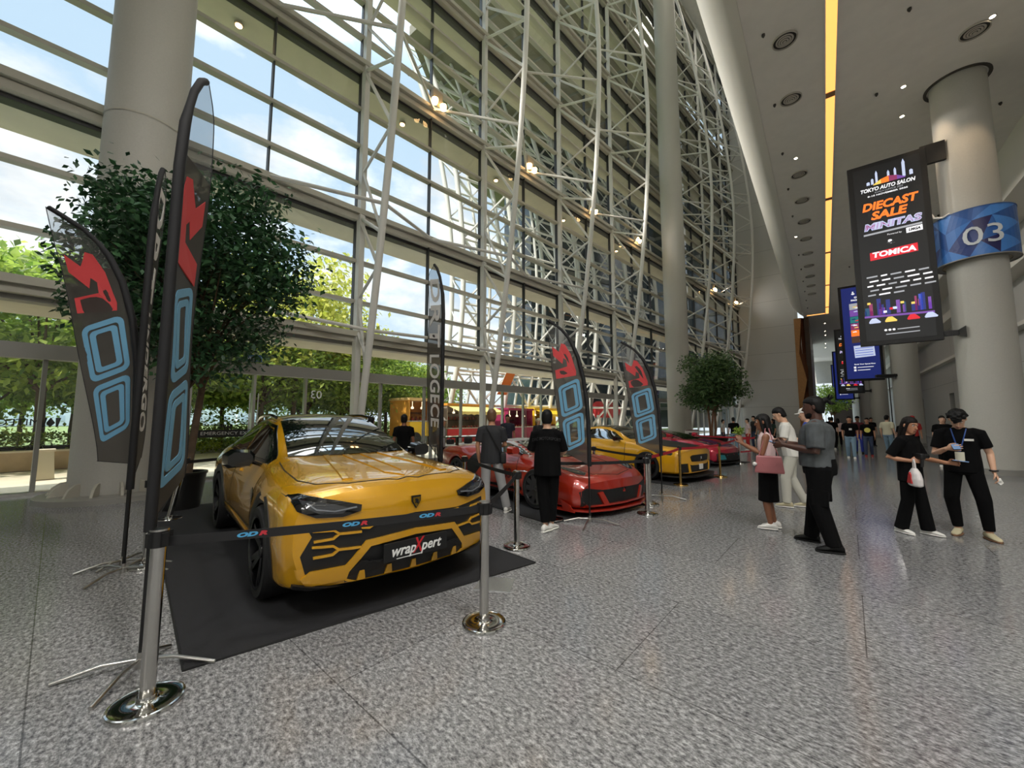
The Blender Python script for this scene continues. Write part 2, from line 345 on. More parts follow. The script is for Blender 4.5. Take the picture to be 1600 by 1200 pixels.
for y0, y1 in bays:
    wn += 1; ym = (y0 + y1) / 2
    g = MB(); g.quad(fpt(y0, 0), fpt(ym, 0), fpt(ym, 42), fpt(y0, 42)); g.quad(fpt(ym, 0), fpt(y1, 0), fpt(y1, 42), fpt(ym, 42))
    wo = g.build('window_%d' % wn, GLASS, kind='structure')
    tr = MB()
    zz = [4.15]
    for a in [4.15] + LEV:
        step = (8.4 - 4.15) / 3 if a < 5 else 5.55 / 4
        for q in range(1, 3 if a < 5 else 4): zz.append(a + step * q)
    for z in zz[1:]: fbeam(tr, y0, y1, z, .055, -.02, .2)
    tr.build('transom', BEAM, wo)
    mm = MB()
    for yy_ in (ym, y1 - .12):
        a = fpt(yy_, 4.3, .06); b_ = fpt(yy_, 42, .06); mm.box(((a[0] + b_[0]) / 2, (a[1] + b_[1]) / 2, 23.1), (.16, .04, 37.8))
    mm.build('mullion', DARK, wo)
    for z in [4.15] + LEV:
        k = z < 5
        lb = MB(); fbeam(lb, y0, y1, z + (.28 if k else .32), .09, -.05, .35); fbeam(lb, y0, y1, z + .12, .10, -.05, .22); lb.build('inner_beam', BEAM, wo)
        ls = MB(); fbeam(ls, y0, y1, z - .03, .06, -.3, .02); ls.build('dark_gutter', DARK if not k else GREYB, wo)
        lo = MB(); fbeam(lo, y0, y1, z + .02, .07, -1.55 if not k else -2.0, -.12); lo.build('sun_ledge', SOFF, wo)
        if k:
            ca = MB(); fbeam(ca, y0, y1, z + .14, .03, -2.1, -.12); ca.build('canopy_top', WHITE, wo)
# transom above the doors and door frames
for i, (y0, y1) in enumerate(bays):
    wo = bpy.data.objects['window_%d' % (i + 1)]; t_ = MB(); fbeam(t_, y0, y1, 3.0, .16, -.1, .16); t_.build('door_header', GREYB, wo)
    t_ = MB(); fbeam(t_, y0, y1, .03, .03, -.1, .12); t_.build('threshold', STEEL, wo)
    fr = MB()
    for q in (0.02, .25, .5, .74) if i % 2 else (.02, .18, .5, .56, .82):
        yq = y0 + (y1 - y0) * q; a = fpt(yq, 0, 0); fr.box((a[0], a[1], 1.45), (.12, .07, 2.9), math.atan(.09))
    fr.build('door_post', STEEL if i % 2 else GREYB, wo)
    hd = MB()
    yq = (y0 + y1) / 2
    for s_ in (-.1, .1): a = fpt(yq + s_, 0, .1); hd.tube([(a[0], a[1], .5), (a[0], a[1], 2.3)], .016, 6)
    hd.build('door_handle', STEEL, wo)
# ---- trusses: vertical post at the glass, bowed tube inside, zigzag braces, horizontal ties to the ledges
def bow(z):
    u = abs(z - 21) / 21; return .15 + 2.6 * (1 - min(1, u) ** 1.7)
TY = {1: 'first', 2: 'second', 3: 'third', 4: 'fourth', 6: 'fifth', 7: 'sixth', 8: 'seventh'}
for k in list(TY) + [-1, -2, -3]:
    Y = Y0 + PITCH * k
    lbl = ('%s bowed white steel truss from the left, standing at the glass wall' % TY[k]) if k > 0 else 'bowed white steel truss behind the viewer'
    if k < 0: continue
    tt = thing('steel_truss', lbl, 'truss', fpt(Y, 0, .22))
    d = Vector(fpt(Y, 0, 1)) - Vector(fpt(Y, 0, 0)); px = lambda q, z: (d.x * q, d.y * q, z)
    MB().box((0, 0, 21), (.2, .2, 42), math.atan(.09)).build('post', POSTM, tt)
    zs_ = [i * 1.5 for i in range(29)]
    MB().tube([px(bow(z), z) for z in zs_], .115, 10).build('bowed_tube', WHITE, tt, smooth=60)
    nz_ = [.9, 4.4, 7.0, 9.9, 11.2, 13.95, 16.7, 19.5, 22.3, 25.05, 27.8, 30.6, 33.4, 36.15, 39]
    pl = [4.4] + LEV; out = True
    # K pattern: post node at a ledge, chord node mid way
    for a in range(len(pl)):
        z0 = pl[a]; z1 = pl[a + 1] if a + 1 < len(pl) else 41.5; zm = z0 + (z1 - z0) * .32; zn = z0 + (z1 - z0) * .72
        MB().tube([px(.05, z0 + .1), px(bow(z0 - .9), z0 - .9)], .06, 6).build('brace', WHITE, tt, smooth=60)
        MB().tube([px(.05, zm), px(bow(zm + .75), zm + .75)], .055, 6).build('brace', WHITE, tt, smooth=60)
        MB().tube([px(.05, zm), px(bow(z0 - .9), z0 - .9)] if z0 > 5 else [px(.05, zm), px(bow(3), 3)], .055, 6).build('brace', WHITE, tt, smooth=60)
        MB().tube([px(.05, z1 - .05), px(bow(zm + .75), zm + .75)], .06, 6).build('brace', WHITE, tt, smooth=60)
    # horizontal ties: mid-bay points of the ledge to the bowed tube
    for z in pl:
        c = Vector(px(bow(z), z)); base = Vector(tt.location)
        for sgn in (-1, 1):
            e = Vector(fpt(Y + sgn * PITCH / 2, z + .32, .3)) - base; e.z = z + .32
            MB().tube([tuple(c), tuple(e)], .06, 6).build('tie', WHITE, tt, smooth=60)
# ---- wall lamps on the ledges
SPOT = mat('warm_lamp', (255, 220, 170), .4, emit=(255, 205, 140), es=14)
LB = mat('lamp_body', (150, 140, 120), .5)
for i, (k, zl) in enumerate([(1.5, 13.95), (2.5, 13.95), (3.5, 13.95), (4.5, 13.95), (7.2, 13.95), (8.3, 13.95), (.5, 19.5)]):
    p = fpt(Y0 + PITCH * k, zl + .5, .5)
    t = thing('floodlight', 'twin warm floodlight on the middle ledge, number %s from the left' % ['two', 'three', 'four', 'five', 'six', 'seven', 'one'][i], 'lamp', p, group='floodlights on the ledges')
    MB().box((0, 0, .2), (.18, .5, .55), 0, .03).build('lamp_housing', LB, t)
    la = bpy.data.lights.new('ledge_flood', 'SPOT'); la.energy = 1300 if k < 4 else 160; la.color = (1, .96, .90); la.spot_size = math.radians(125); la.spot_blend = .9; la.shadow_soft_size = .2
    lo_ = bpy.data.objects.new('ledge_flood', la); COL.objects.link(lo_); lo_.location = (p[0] + .3, p[1], p[2] + .1); lo_.rotation_euler = (Vector((-1.6, p[1] + 1, 14.2)) - Vector(p)).to_track_quat('-Z', 'Y').to_euler()
    for s_ in (-.22, .22): MB().lathe([(.09, -.12), (.13, 0), (.13, .08), (.05, .12)], 14, (0.15, s_, -.15)).build('lens', SPOT, t, smooth=40)
for i, k in enumerate([.36, 1.36, 2.3, 3.3, 4.4]):
    z = 13.9 if k > .9 else 13.9
    p = fpt(Y0 + PITCH * k, z - .11, -.8)
    t = thing('downlight', 'small warm downlight under the outer ledge, %s from the left' % ['first', 'second', 'third', 'fourth', 'fifth'][i], 'lamp', p, group='downlights under the ledge')
    MB().lathe([(.11, -.03), (.13, -.02), (.13, .03)], 14).build('trim_ring', LB, t); MB().lathe([(.09, -.05), (.09, -.028)], 14).build('lens', SPOT, t)
# ---- ceiling details: diffusers, LED slots, sprinklers, spot lights
DIFM = mat('diffuser_grey', (176, 170, 160), .6); DIFD = mat('diffuser_slot', (40, 37, 34), .7)
def diffuser(x, y, lbl, r=.3):
    t = thing('ceiling_diffuser', lbl, 'air vent', (x, y, CZ), group='round ceiling diffusers')
    MB().lathe([(r, 0), (r, -.04), (r * .93, -.05), (r * .9, -.01)], 28, cap=False).build('outer_ring', DIFM, t, smooth=40)
    MB().lathe([(r * .9, -.005), (r * .9, -.012)], 28).build('dark_slot', DIFD, t)
    m_ = MB()
    for q in range(1, 5): a = r * (.9 - q * .19); m_.lathe([(a, -.015 - q * .012), (a - .035 * r / .3, -.03 - q * .012), (a - .045 * r / .3, -.015 - q * .012)], 24, cap=False)
    m_.build('cone_rings', DIFM, t, smooth=40); return t
dy = [7.6, 10.1, 12.66, 15.25, 20.4, 23.0, 25.6, 28.2, 30.8, 33.4, 36.0, 38.6, 41.2]
od = ['closest', 'second', 'third', 'fourth', 'fifth', 'sixth', 'seventh', 'eighth', 'ninth', 'tenth', 'eleventh', 'twelfth', 'thirteenth']
for i, y in enumerate(dy):
    if y > 11: diffuser(-.3, y, 'round ceiling diffuser, %s in the row left of the glowing slot' % od[i - 2])
diffuser(3.8, 15.6, 'round ceiling diffuser alone at the upper right before the banded column')
LEDM = mat('amber_strip', (255, 180, 96), .5, emit=(255, 176, 92), es=1.35)
def led(x0, x1, y0, y1, lbl):
    t = thing('ceiling_light_slot', lbl, 'ceiling light', (0, 0, CZ))
    MB().box(((x0 + x1) / 2, (y0 + y1) / 2, -.012), (x1 - x0, y1 - y0, .02)).build('glowing_strip', LEDM, t)
    e = MB()
    for x in (x0 - .015, x1 + .015): e.box((x, (y0 + y1) / 2, -.02), (.03, y1 - y0, .04))
    e.build('slot_edge', PLAST, t)
    g_ = MB(); q = math.ceil(y0 / 8) * 8
    while q < y1: g_.box(((x0 + x1) / 2, q, -.03), (x1 - x0, .25, .03)); q += 7.8
    g_.build('joint_cover', mat('slot_joint', (150, 110, 70), .6), t)
led(.60, .84, 5, 50, 'long amber glowing slot running along the concourse ceiling')
led(-.9, .56, 49.7, 50.0, 'short amber return at the far end of the long glowing slot')
led(6.3, 6.55, 5, 60, 'amber glowing slot behind the banded column at right')
DOTM = mat('sprinkler_dark', (60, 55, 50), .5)
for i in range(26):
    x = -.75 if i % 2 == 0 else R.choice([2.3, 1.9, 5.2]); y = 9 + 1.55 * i
    o = MB().lathe([(.045, 0), (.045, -.05), (.015, -.1)], 8).build('sprinkler', DOTM, label='small dark sprinkler head on the white ceiling', cat='sprinkler', group='ceiling sprinklers', loc=(x, y, CZ))
SPW = mat('spot_white', (255, 250, 240), .4, emit=(255, 235, 205), es=30)
sp_list = [(2.55, 16.9), (4.05, 15.3), (2.7, 18.6), (-.35, 19.0), (-.75, 27.5)] + [(.55, 55), (.55, 60), (.6, 63), (.6, 70), (.6, 74)]
wh = ['left of', 'in front of', 'behind and left of']
for i, (x, y) in enumerate(sp_list):
    lb = ('small bright spotlight in the ceiling %s the banded column' % wh[i]) if i < 3 else ('small bright spotlight among the row of round diffusers, %s' % ('nearer one' if i == 3 else 'farther one') if i < 5 else 'small bright spotlight past the end of the amber slot')
    t = thing('spotlight', lb, 'ceiling light', (x, y, CZ), group=None if i < 5 else 'spotlights past the amber slot')
    MB().lathe([(.07, 0), (.07, -.02), (.055, -.02)], 12).build('trim_ring', DIFM, t); MB().lathe([(.055, -.01), (.055, -.022)], 12).build('lens', SPW, t)
# real light of the column spots: warm pools on the shaft
for x, y in sp_list[:3]:
    la = bpy.data.lights.new('column_spot', 'SPOT'); la.energy = 170; la.color = (1, .72, .45); la.spot_size = math.radians(42); la.spot_blend = .7; la.shadow_soft_size = .05
    lo_ = bpy.data.objects.new('column_spot', la); COL.objects.link(lo_); lo_.location = (x, y, CZ - .1)
    lo_.rotation_euler = (Vector((3.85, 17.8, CZ - 4.5)) - Vector((x, y, CZ))).to_track_quat('-Z', 'Y').to_euler()
# recess ring round the top of the first column
rg = MB(); rg.lathe([(.74, 0), (.74, -.03), (.66, -.03), (.66, 0)], 40, cap=False); rg.build('column_collar', mat('dark_recess', (70, 66, 60), .7), label='dark recessed ring where the banded column meets the ceiling', cat='ceiling ring', loc=(3.85, 17.8, CZ))

PEM = mat('fill_lamp_lens', (255, 250, 240), .4, emit=(255, 246, 232), es=6)  # glowing lens of the added roof and ceiling fill lamps
for i, q in enumerate(ROOF_FILL):
    if q[1] < -9: continue
    t = thing('roof_fill_lamp', 'added square fill lamp in the atrium roof', 'ceiling light', (q[0], q[1], 42.1), group='added fill lamps in the atrium roof')
    MB().box((0, 0, -.2), (3.2, 3.2, .4), 0, .05).build('housing', GREYB, t); MB().box((0, 0, -.41), (2.9, 2.9, .02)).build('lens', PEM, t)
for i, q in enumerate(CEIL_FILL):
    t = thing('ceiling_fill_lamp', 'added flat square fill lamp in the concourse ceiling', 'ceiling light', (q[0], q[1], CZ), group='added fill lamps in the concourse ceiling')
    MB().box((0, 0, -.04), (1.3, 1.3, .08), 0, .01).build('housing', GREYB, t); MB().box((0, 0, -.085), (1.14, 1.14, .01)).build('lens', PEM, t)
# ================================================================== outside
PAVE = mat('paving', (205, 192, 168), .8, noise=(.8, .06)); ROAD = mat('road', (150, 146, 138), .9, noise=(.5, .08)); GRASS = mat('lawn', (96, 112, 58), .9, noise=(2, .2))
MB().box((-17.7, 15, -.17), (9.9, 90, .3)).build('paving_outside', PAVE, kind='structure')
MB().box((-150, 60, -.25), (255, 400, .3)).build('ground_outside', GRASS, kind='structure')
MB().box((-26.5, 30, -.2), (7.5, 110, .3)).build('road_outside', ROAD, kind='structure')
KERB = mat('planter_stone', (176, 152, 118), .8, noise=(4, .1))
t = thing('planter_wall', 'low tan stone planter wall running under the clipped hedge', 'planter', (-19.3, -6, 0))
MB().box((0, 0, .28), (.35, 17, .56)).build('wall_body', KERB, t); MB().box((0, 0, .58), (.42, 17, .05)).build('coping', PAVE, t)
t = thing('bollard_light', 'squat tapered stone bollard in front of the planter wall', 'bollard', (-16.2, .45, 0))
MB().loft([[(a * r, b * r, z) for a, b in ((-1, -1), (1, -1), (1, 1), (-1, 1))] for z, r in ((0, .2), (.1, .19), (.72, .15))]).build('shaft', mat('bollard_stone', (196, 186, 160), .7), t)
MB().box((0, 0, .75), (.36, .36, .06), 0, .01).build('cap', PAVE, t)
def leafmat(name, c1, c2, tr=.35):
    m = bpy.data.materials.new(name); m.use_nodes = True; t = m.node_tree; t.nodes.clear(); n = t.nodes.new; l = t.links.new
    g = n('ShaderNodeNewGeometry'); r = n('ShaderNodeValToRGB'); r.color_ramp.elements[0].color = srgb(*c1); r.color_ramp.elements[1].color = srgb(*c2)
    l(g.outputs['Random Per Island'], r.inputs[0])
    d = n('ShaderNodeBsdfPrincipled'); d.inputs['Roughness'].default_value = .45; l(r.outputs[0], d.inputs['Base Color'])
    tl = n('ShaderNodeBsdfTranslucent'); l(r.outputs[0], tl.inputs[0]); mi = n('ShaderNodeMixShader'); mi.inputs[0].default_value = tr
    o = n('ShaderNodeOutputMaterial'); l(d.outputs[0], mi.inputs[1]); l(tl.outputs[0], mi.inputs[2]); l(mi.outputs[0], o.inputs[0]); return m
LF_G = leafmat('leaf_green', (88, 122, 44), (186, 206, 96), .6); LF_Y = leafmat('leaf_yellow', (150, 160, 56), (226, 224, 120), .6)
LF_D = leafmat('leaf_dark', (24, 52, 30), (66, 104, 56), .25); LF_H = leafmat('leaf_hedge', (50, 80, 22), (165, 185, 60), .35)
BARK = mat('bark', (84, 68, 52), .9, noise=(9, .25)); BARKR = mat('bark_reddish', (120, 84, 62), .85, noise=(9, .2))
def leaf_mesh(pts, size, rnd, m, name='foliage', droop=.3):
    v = []; f = []
    for p in pts:
        a = rnd.uniform(0, 2 * PI); el = rnd.gauss(-droop, .5); d = np.array([math.cos(a) * math.cos(el), math.sin(a) * math.cos(el), math.sin(el)])
        s_ = np.cross(d, [0, 0, 1]); s_ /= (np.linalg.norm(s_) + 1e-6); q = rnd.uniform(-1, 1); nrm = np.cross(s_, d); s_ = s_ * math.cos(q) + nrm * math.sin(q)
        L_ = size * rnd.uniform(.7, 1.3); w_ = L_ * .27; p = np.array(p); o = len(v)
        v += [tuple(p), tuple(p + d * L_ * .5 + s_ * w_), tuple(p + d * L_ + np.array([0, 0, -.1 * L_])), tuple(p + d * L_ * .5 - s_ * w_)]
        f += [(o, o + 1, o + 2), (o, o + 2, o + 3)]
    me = bpy.data.meshes.new(name); me.from_pydata(v, [], f); me.materials.append(m); return me
def crown_pts(rnd, n, c, r, nb=26, hollow=.35, spread=.30):
    """leaves gathered in clumps inside an ellipsoid, with ragged sprigs at its edge"""
    cl = []
    while len(cl) < nb:
        p = np.array([rnd.uniform(-1, 1) for _ in range(3)]); L_ = np.linalg.norm(p)
        if hollow < L_ < 1: cl.append(p)
    out = []
    for i in range(n):
        b = cl[rnd.randrange(nb)]; q = b + np.array([max(-1.7, min(1.7, rnd.gauss(0, 1))) * spread for _ in range(3)]) * np.array([1, 1, .6])
        out.append(tuple(np.array(c) + q * np.array(r)))
    return out, [tuple(np.array(c) + b * np.array(r)) for b in cl]
def tree(name, label, cat, loc, h, trunk_h, r, n, leaf, bark, lm, seed, tr_r=.12, group=None, multi=1, cz=None, rz=0, lean=(0, 0), hz=None, spread=.3, nb=26):
    rnd = random.Random(seed); t = thing(name, label, cat, loc, rz, group)
    hz = hz or (h - trunk_h) / 2; c = (lean[0], lean[1], cz or (h + trunk_h) / 2)
    pts, cl = crown_pts(rnd, n, c, (r, r, hz), nb=nb, spread=spread)
    link('foliage', leaf_mesh(pts, leaf, rnd, lm), t)
    b = MB()
    for k in range(multi):
        a = 2 * PI * k / max(1, multi) + .4; off = .0 if multi == 1 else tr_r * 1.3
        base = Vector((off * math.cos(a), off * math.sin(a), 0)); fork = Vector((c[0] * .5 + off * 2.2 * math.cos(a + .6), c[1] * .5 + off * 2.2 * math.sin(a + .6), trunk_h))
        mid = base.lerp(fork, .5) + Vector((rnd.uniform(-.06, .06), rnd.uniform(-.06, .06), 0))
        b.tube([base, mid, fork, fork + Vector((rnd.uniform(-.1, .1), rnd.uniform(-.1, .1), hz * .8))], [tr_r, tr_r * .85, tr_r * .75, tr_r * .3], 8)
        for q in cl[k::multi][:14]:
            q = Vector(q); m_ = fork.lerp(q, .5) + Vector((0, 0, .15 * hz)); b.tube([fork, m_, q], [tr_r * .4, tr_r * .22, tr_r * .06], 5)
    b.build('trunk', bark, t, smooth=60); return t
# hedge: body of leaves and stems
rnd = random.Random(3)
hp = [(rnd.uniform(-.7, .5), rnd.uniform(-8.4, 8.4), max(.12, 1.12 - abs(rnd.gauss(0, .22)))) for _ in range(9000)]
th = thing('hedge', 'long clipped hedge with bright green top behind the stone planter wall', 'hedge', (-20.2, -6, 0))
link('foliage', leaf_mesh(hp, .10, rnd, LF_H, droop=-.3), th)
b = MB()
for i in range(46): y = -8.2 + i * .36; x = rnd.uniform(-.3, .3); b.tube([(x, y, .0), (x + rnd.uniform(-.15, .15), y + rnd.uniform(-.2, .2), .5), (x + rnd.uniform(-.3, .3), y + rnd.uniform(-.3, .3), 1.0)], [.02, .016, .008], 5)
b.build('stems', BARK, th); MB().box((-.1, 0, .35), (.7, 16.8, .68)).build('soil_bed', mat('soil', (40, 34, 26), .9), th)
hp = [(rnd.uniform(-.5, .5), rnd.uniform(-6, 6), abs(rnd.gauss(.3, .14))) for _ in range(4500)]
th = thing('ground_cover', 'low bright green planting beyond the road behind the emergency door', 'hedge', (-23, 8, 0))
link('foliage', leaf_mesh(hp, .13, rnd, LF_H, droop=-.3), th)
# trees outside
tA = tree('street_tree', 'broad green tree with forked dark trunk rising from the hedge at far left', 'tree', (-21.2, .35, 0), 7.6, 2.5, 3.8, 8000, .28, BARK, LF_G, 11, .16, spread=.2, nb=50)
tB = tree('street_tree', 'tall thin-leaved yellow-green tree above the canopy, left of the first truss', 'tree', (-23.5, 9.6, 0), 11.4, 3.8, 4.0, 6000, .36, BARK, LF_Y, 12, .15, spread=.2, nb=60)
tC = tree('street_tree', 'bushy olive-green tree behind the doors beside the emergency exit band', 'tree', (-25, 5.2, 0), 6.6, 2.2, 3.0, 5200, .28, BARK, LF_G, 13, .14, spread=.24, nb=50)
spots = [(-22.5, -3.9, 'A'), (-24.2, -.9, 'C'), (-22.0, 2.9, 'C'), (-28, 7.4, 'A'), (-23.4, 7.9, 'C'), (-26, 11.5, 'A'), (-23, 12.9, 'C'), (-27, 14.4, 'C'), (-24.5, 16.2, 'A'), (-30, 10, 'C'), (-32, 17, 'A'), (-30, 3, 'C'), (-29, -3, 'A'), (-30, 21, 'C'), (-34, 26, 'A'), (-27.5, 19.5, 'C'), (-33, -8, 'C'), (-40, 31, 'A'), (-27, 1.5, 'C'), (-29, 6, 'C'), (-31, 13, 'C'), (-29, 17, 'C'), (-36, 8, 'A'), (-38, 0, 'C'), (-36, 20, 'C'), (-40, 14, 'A'), (-36, -14, 'A'), (-42, 30, 'C'), (-30, 25, 'C')]
for i, (x, y, k) in enumerate(spots):
    dup({'A': tA, 'C': tC}[k], (x, y, 0), R.uniform(0, 6), 'green leafy tree in the belt of trees beyond the road', 'trees beyond the road', scale=R.uniform(.82, 1.05))
dup(tB, (-26, 13.6, 0), 2, 'yellow-green treetop peeping just right of the first truss', scale=.8)
for i, (x, y) in enumerate([(-26, 6.6), (-26, 10.2), (-27, 13.5), (-26, -2.5), (-27, 17)]):
    rn = random.Random(40 + i); o = link('shrub', leaf_mesh([(rn.gauss(0, 1.1), rn.gauss(0, 1.5), abs(rn.gauss(.7, .5))) for _ in range(2600)], .2, rn, LF_Y if i % 2 else LF_G, droop=-.2), None, 'leafy sunlit shrub under the trees beyond the road', 'shrub', 'shrubs beyond the road', loc=(x, y, 0))
# hazy far blocks
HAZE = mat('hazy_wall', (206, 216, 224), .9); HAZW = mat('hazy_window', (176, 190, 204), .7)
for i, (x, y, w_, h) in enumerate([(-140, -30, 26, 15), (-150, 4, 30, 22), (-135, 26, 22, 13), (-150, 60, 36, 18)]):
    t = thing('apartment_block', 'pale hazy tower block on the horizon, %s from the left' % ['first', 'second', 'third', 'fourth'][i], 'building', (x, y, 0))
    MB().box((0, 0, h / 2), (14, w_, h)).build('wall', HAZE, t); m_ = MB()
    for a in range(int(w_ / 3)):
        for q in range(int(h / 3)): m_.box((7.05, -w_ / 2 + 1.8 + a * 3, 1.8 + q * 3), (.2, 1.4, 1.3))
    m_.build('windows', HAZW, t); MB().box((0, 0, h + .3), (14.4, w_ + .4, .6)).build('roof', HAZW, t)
# ---- lattice of the neighbouring wing: bowed double-layer steel net
E0 = Vector((-23, 21.5, 0)); E1 = Vector((-15.2, 45.5, 0)); BD = Vector((.78, .62, 0)); NB = Vector((-.95, .31, 0))
off = lambda z: .55 - 1.15 * ((z - 13) / 11.5) ** 2
def LP(u, z, back=0): return E0.lerp(E1, u) + BD * off(z) + NB * back + Vector((0, 0, z))
lt = thing('lattice_wall', 'white bowed steel lattice of the neighbouring wing outside the glass', 'lattice', tuple(E0))
nU, nZ = 10, 13; lp = lambda u, z, k=0: LP(u, z, k) - E0
for k, back in ((0, 0), (1, 2.2)):
    for i in range(nU + 1):
        u = i / nU; MB().tube([lp(u, z * 2.75, back) for z in range(nZ + 1)], .21 if i % 2 == 0 else .13, 8).build('rib', WHITE, lt, smooth=60)
hz_ = MB(); dg_ = MB(); cn = MB()
for j in range(nZ + 1):
    for back in (0, 2.2): hz_.tube([lp(0, j * 2.75, back), lp(.5, j * 2.75, back), lp(1, j * 2.75, back)], .11, 5)
    for i in range(nU):
        if j < nZ:
            a = (i + j) % 2
            dg_.tube([lp((i + a) / nU, j * 2.75), lp((i + 1 - a) / nU, (j + 1) * 2.75)], .10, 5)
            dg_.tube([lp((i + 1 - a) / nU, j * 2.75, 2.2), lp((i + a) / nU, (j + 1) * 2.75, 2.2)], .06, 5)
    for i in range(nU + 1): cn.tube([lp(i / nU, j * 2.75), lp(i / nU, min(nZ, j + 1) * 2.75, 2.2)], .05, 5)
hz_.build('ring_beams', WHITE, lt, smooth=60, kind='stuff'); dg_.build('diagonal_net', WHITE, lt, smooth=60, kind='stuff'); cn.build('cross_ties', WHITE, lt, smooth=60, kind='stuff')
# wing building behind the lattice: dark glass with slabs, broad soffit above
WG = mat('wing_glass', (50, 62, 70), .12, spec=.8); WF = mat('wing_frame', (120, 120, 114), .5); WS = mat('wing_soffit', (118, 112, 96), .7, noise=(1, .1))
wg = thing('neighbouring_wing', 'dark glass wing with pale slabs behind the outside lattice', 'building', (-24, 34, 0))
MB().box((0, 12, 18), (6, 22, 32), math.radians(-20)).build('glass_wall', WG, wg)
f_ = MB()
for z in range(3, 35, 4): f_.box((0, 12, z), (6.5, 22.5, .4), math.radians(-20))
f_.build('floor_slab', WF, wg)
MB().box((4.5, 25, 18), (22, 9, 35)).build('end_block', WG, wg)
f_ = MB()
for z in range(3, 35, 4): f_.box((4.5, 25, z), (22.3, 9.4, .4))
for i in range(10): f_.box((-6 + i * 2.3, 20.4, 18), (.12, .2, 35))
f_.build('end_block_grid', WF, wg)
MB().prism([(-1.4, -16), (5, -16), (11.6, -8), (12.5, 4), (15.5, 16), (10, 30), (-14, 30), (-12, 2)], 33.5, 34.4).build('soffit', WS, wg)
f_ = MB()
for i in range(16): f_.box((4, -13 + i * 2.6, 33.4), (17, .12, .2), .1)
f_.build('soffit_ribs', WF, wg)
# ---- stalls and food trucks in the forecourt
def stall(name, label, cat, x, y0, y1, body, trim_, roofc, h=2.6, awn=True, truck=False, writing=None, band=None, d=2.0):
    t = thing(name, label, cat, (x, (y0 + y1) / 2, 0)); w_ = y1 - y0; z0 = .5 if truck else 0
    b = MB(); b.box((-d, 0, (z0 + h) / 2 + .0), (.08, w_, h - z0)); b.box((-d / 2, -w_ / 2, (z0 + h) / 2), (d, .08, h - z0)); b.box((-d / 2, w_ / 2, (z0 + h) / 2), (d, .08, h - z0)); b.box((-d / 2, 0, z0 + .05), (d, w_, .1)); b.build('shell', body, t)
    b = MB(); b.box((0, 0, z0 + .45), (.1, w_, .9)); b.build('front_panel', trim_, t)
    MB().box((.05, 0, z0 + .95), (.5, w_ + .1, .06)).build('counter', mat('counter', (180, 178, 170), .4), t)
    MB().box((-d / 2, 0, h + .08), (d + .2, w_ + .2, .16)).build('roof', roofc, t)
    if awn:
        a = MB(); n_ = 8
        for i in range(n_): y_ = -w_ / 2 + w_ * i / n_; a.add([(0, y_, h), (0, y_ + w_ / n_, h), (1.1, y_ + w_ / n_, h - .4), (1.1, y_, h - .4), (1.1, y_ + w_ / n_, h - .58), (1.1, y_ + w_ / n_ / 2, h - .64), (1.1, y_, h - .58)], [(0, 1, 2, 3), (3, 2, 4, 5, 6)])
        a.build('awning', band or trim_, t)
    sh = MB(); sh.box((-d + .2, 0, 1.5), (.3, w_ * .9, .04)); sh.box((-d + .2, 0, 2.0), (.3, w_ * .9, .04)); sh.build('shelf', mat('shelf_dark', (60, 50, 42), .6), t)
    cs = MB()
    for i in range(int(w_ * 3)): cs.lathe([(.06, 0), (.06, .16), (.03, .24)], 8, (-d + .22, -w_ * .42 + i / 3, 1.53)); cs.lathe([(.07, 0), (.07, .13)], 8, (.05, -w_ * .4 + i / 3.3, z0 + .98))
    cs.build('jars', mat('stall_goods', (150, 60, 44), .5, noise=(3, .5)), t, kind='stuff')
    lm_ = MB()
    for i in range(3): lm_.lathe([(.02, .3), (.02, 0), (.1, -.1), (.08, -.18)], 10, (-.4, -w_ * .3 + i * w_ * .3, h - .35))
    lm_.build('hanging_lamps', mat('lamp_glow', (255, 235, 200), .4, emit=(255, 230, 190), es=1.5), t, kind='stuff')
    if truck:
        for yy_ in (-w_ * .32, w_ * .32): MB().tube([(-.15, yy_, .38), (.12, yy_, .38)], .38, 18).build('wheel', BLACKM, t, smooth=40)
    if writing:
        me = text_mesh(writing, .42, mat('sign_maroon', (110, 40, 50), .5)); o = link('sign_text', me, t); o.matrix_local = frame((.08, 0, h + .35), (0, 1, 0), (0, 0, 1), (1, 0, 0))
        MB().box((.02, 0, h + .35), (.08, w_ * .7, .55)).build('sign_board', band or trim_, t)
    return t
OR = mat('truck_orange', (214, 150, 60), .5, noise=(2, .12)); YE = mat('stall_yellow', (236, 196, 40), .5); YW = mat('awning_cream', (238, 214, 130), .6, noise=(3, .12)); MG = mat('stall_magenta', (142, 36, 74), .5); RD = mat('stall_red', (196, 44, 50), .5); WHT = mat('white_paint', (232, 230, 224), .5)
stall('food_truck', 'yellow and orange food truck behind the tall grey flag by the doors', 'food truck', -20, 14.9, 17.4, OR, YE, mat('truck_roof', (226, 190, 130), .5), 2.75, False, True)
stall('market_stall', 'food stall with cream yellow awning and red goods outside the doors', 'stall', -20, 18.0, 22.7, mat('stall_grey', (150, 140, 128), .6), RD, OR, 2.5, True, band=YW)
stall('market_stall', 'magenta food stall with an orange menu board outside', 'stall', -19.4, 23.8, 27.0, MG, MG, MG, 2.3, False, band=OR)
stall('market_stall', 'stall under a plain yellow canopy beside the magenta stall', 'stall', -19.6, 27.6, 31, YE, WHT, YE, 2.4, True, band=YE)
t = thing('inflatable_arch', 'red rounded inflatable awning far right outside the doors', 'inflatable', (-19, 40.5, 0))
MB().loft([[(.9 * math.cos(a) * .9, y_, 2.6 + .9 * math.sin(a)) for a in [2 * PI * k / 14 for k in range(14)]] for y_ in (-2, -1, 0, 1, 2)]).build('red_top', RD, t, smooth=60)
for s_ in (-1.8, 1.8): MB().tube([(0, s_, 0), (0, s_, 2)], .25, 10).build('leg', WHT, t, smooth=60)
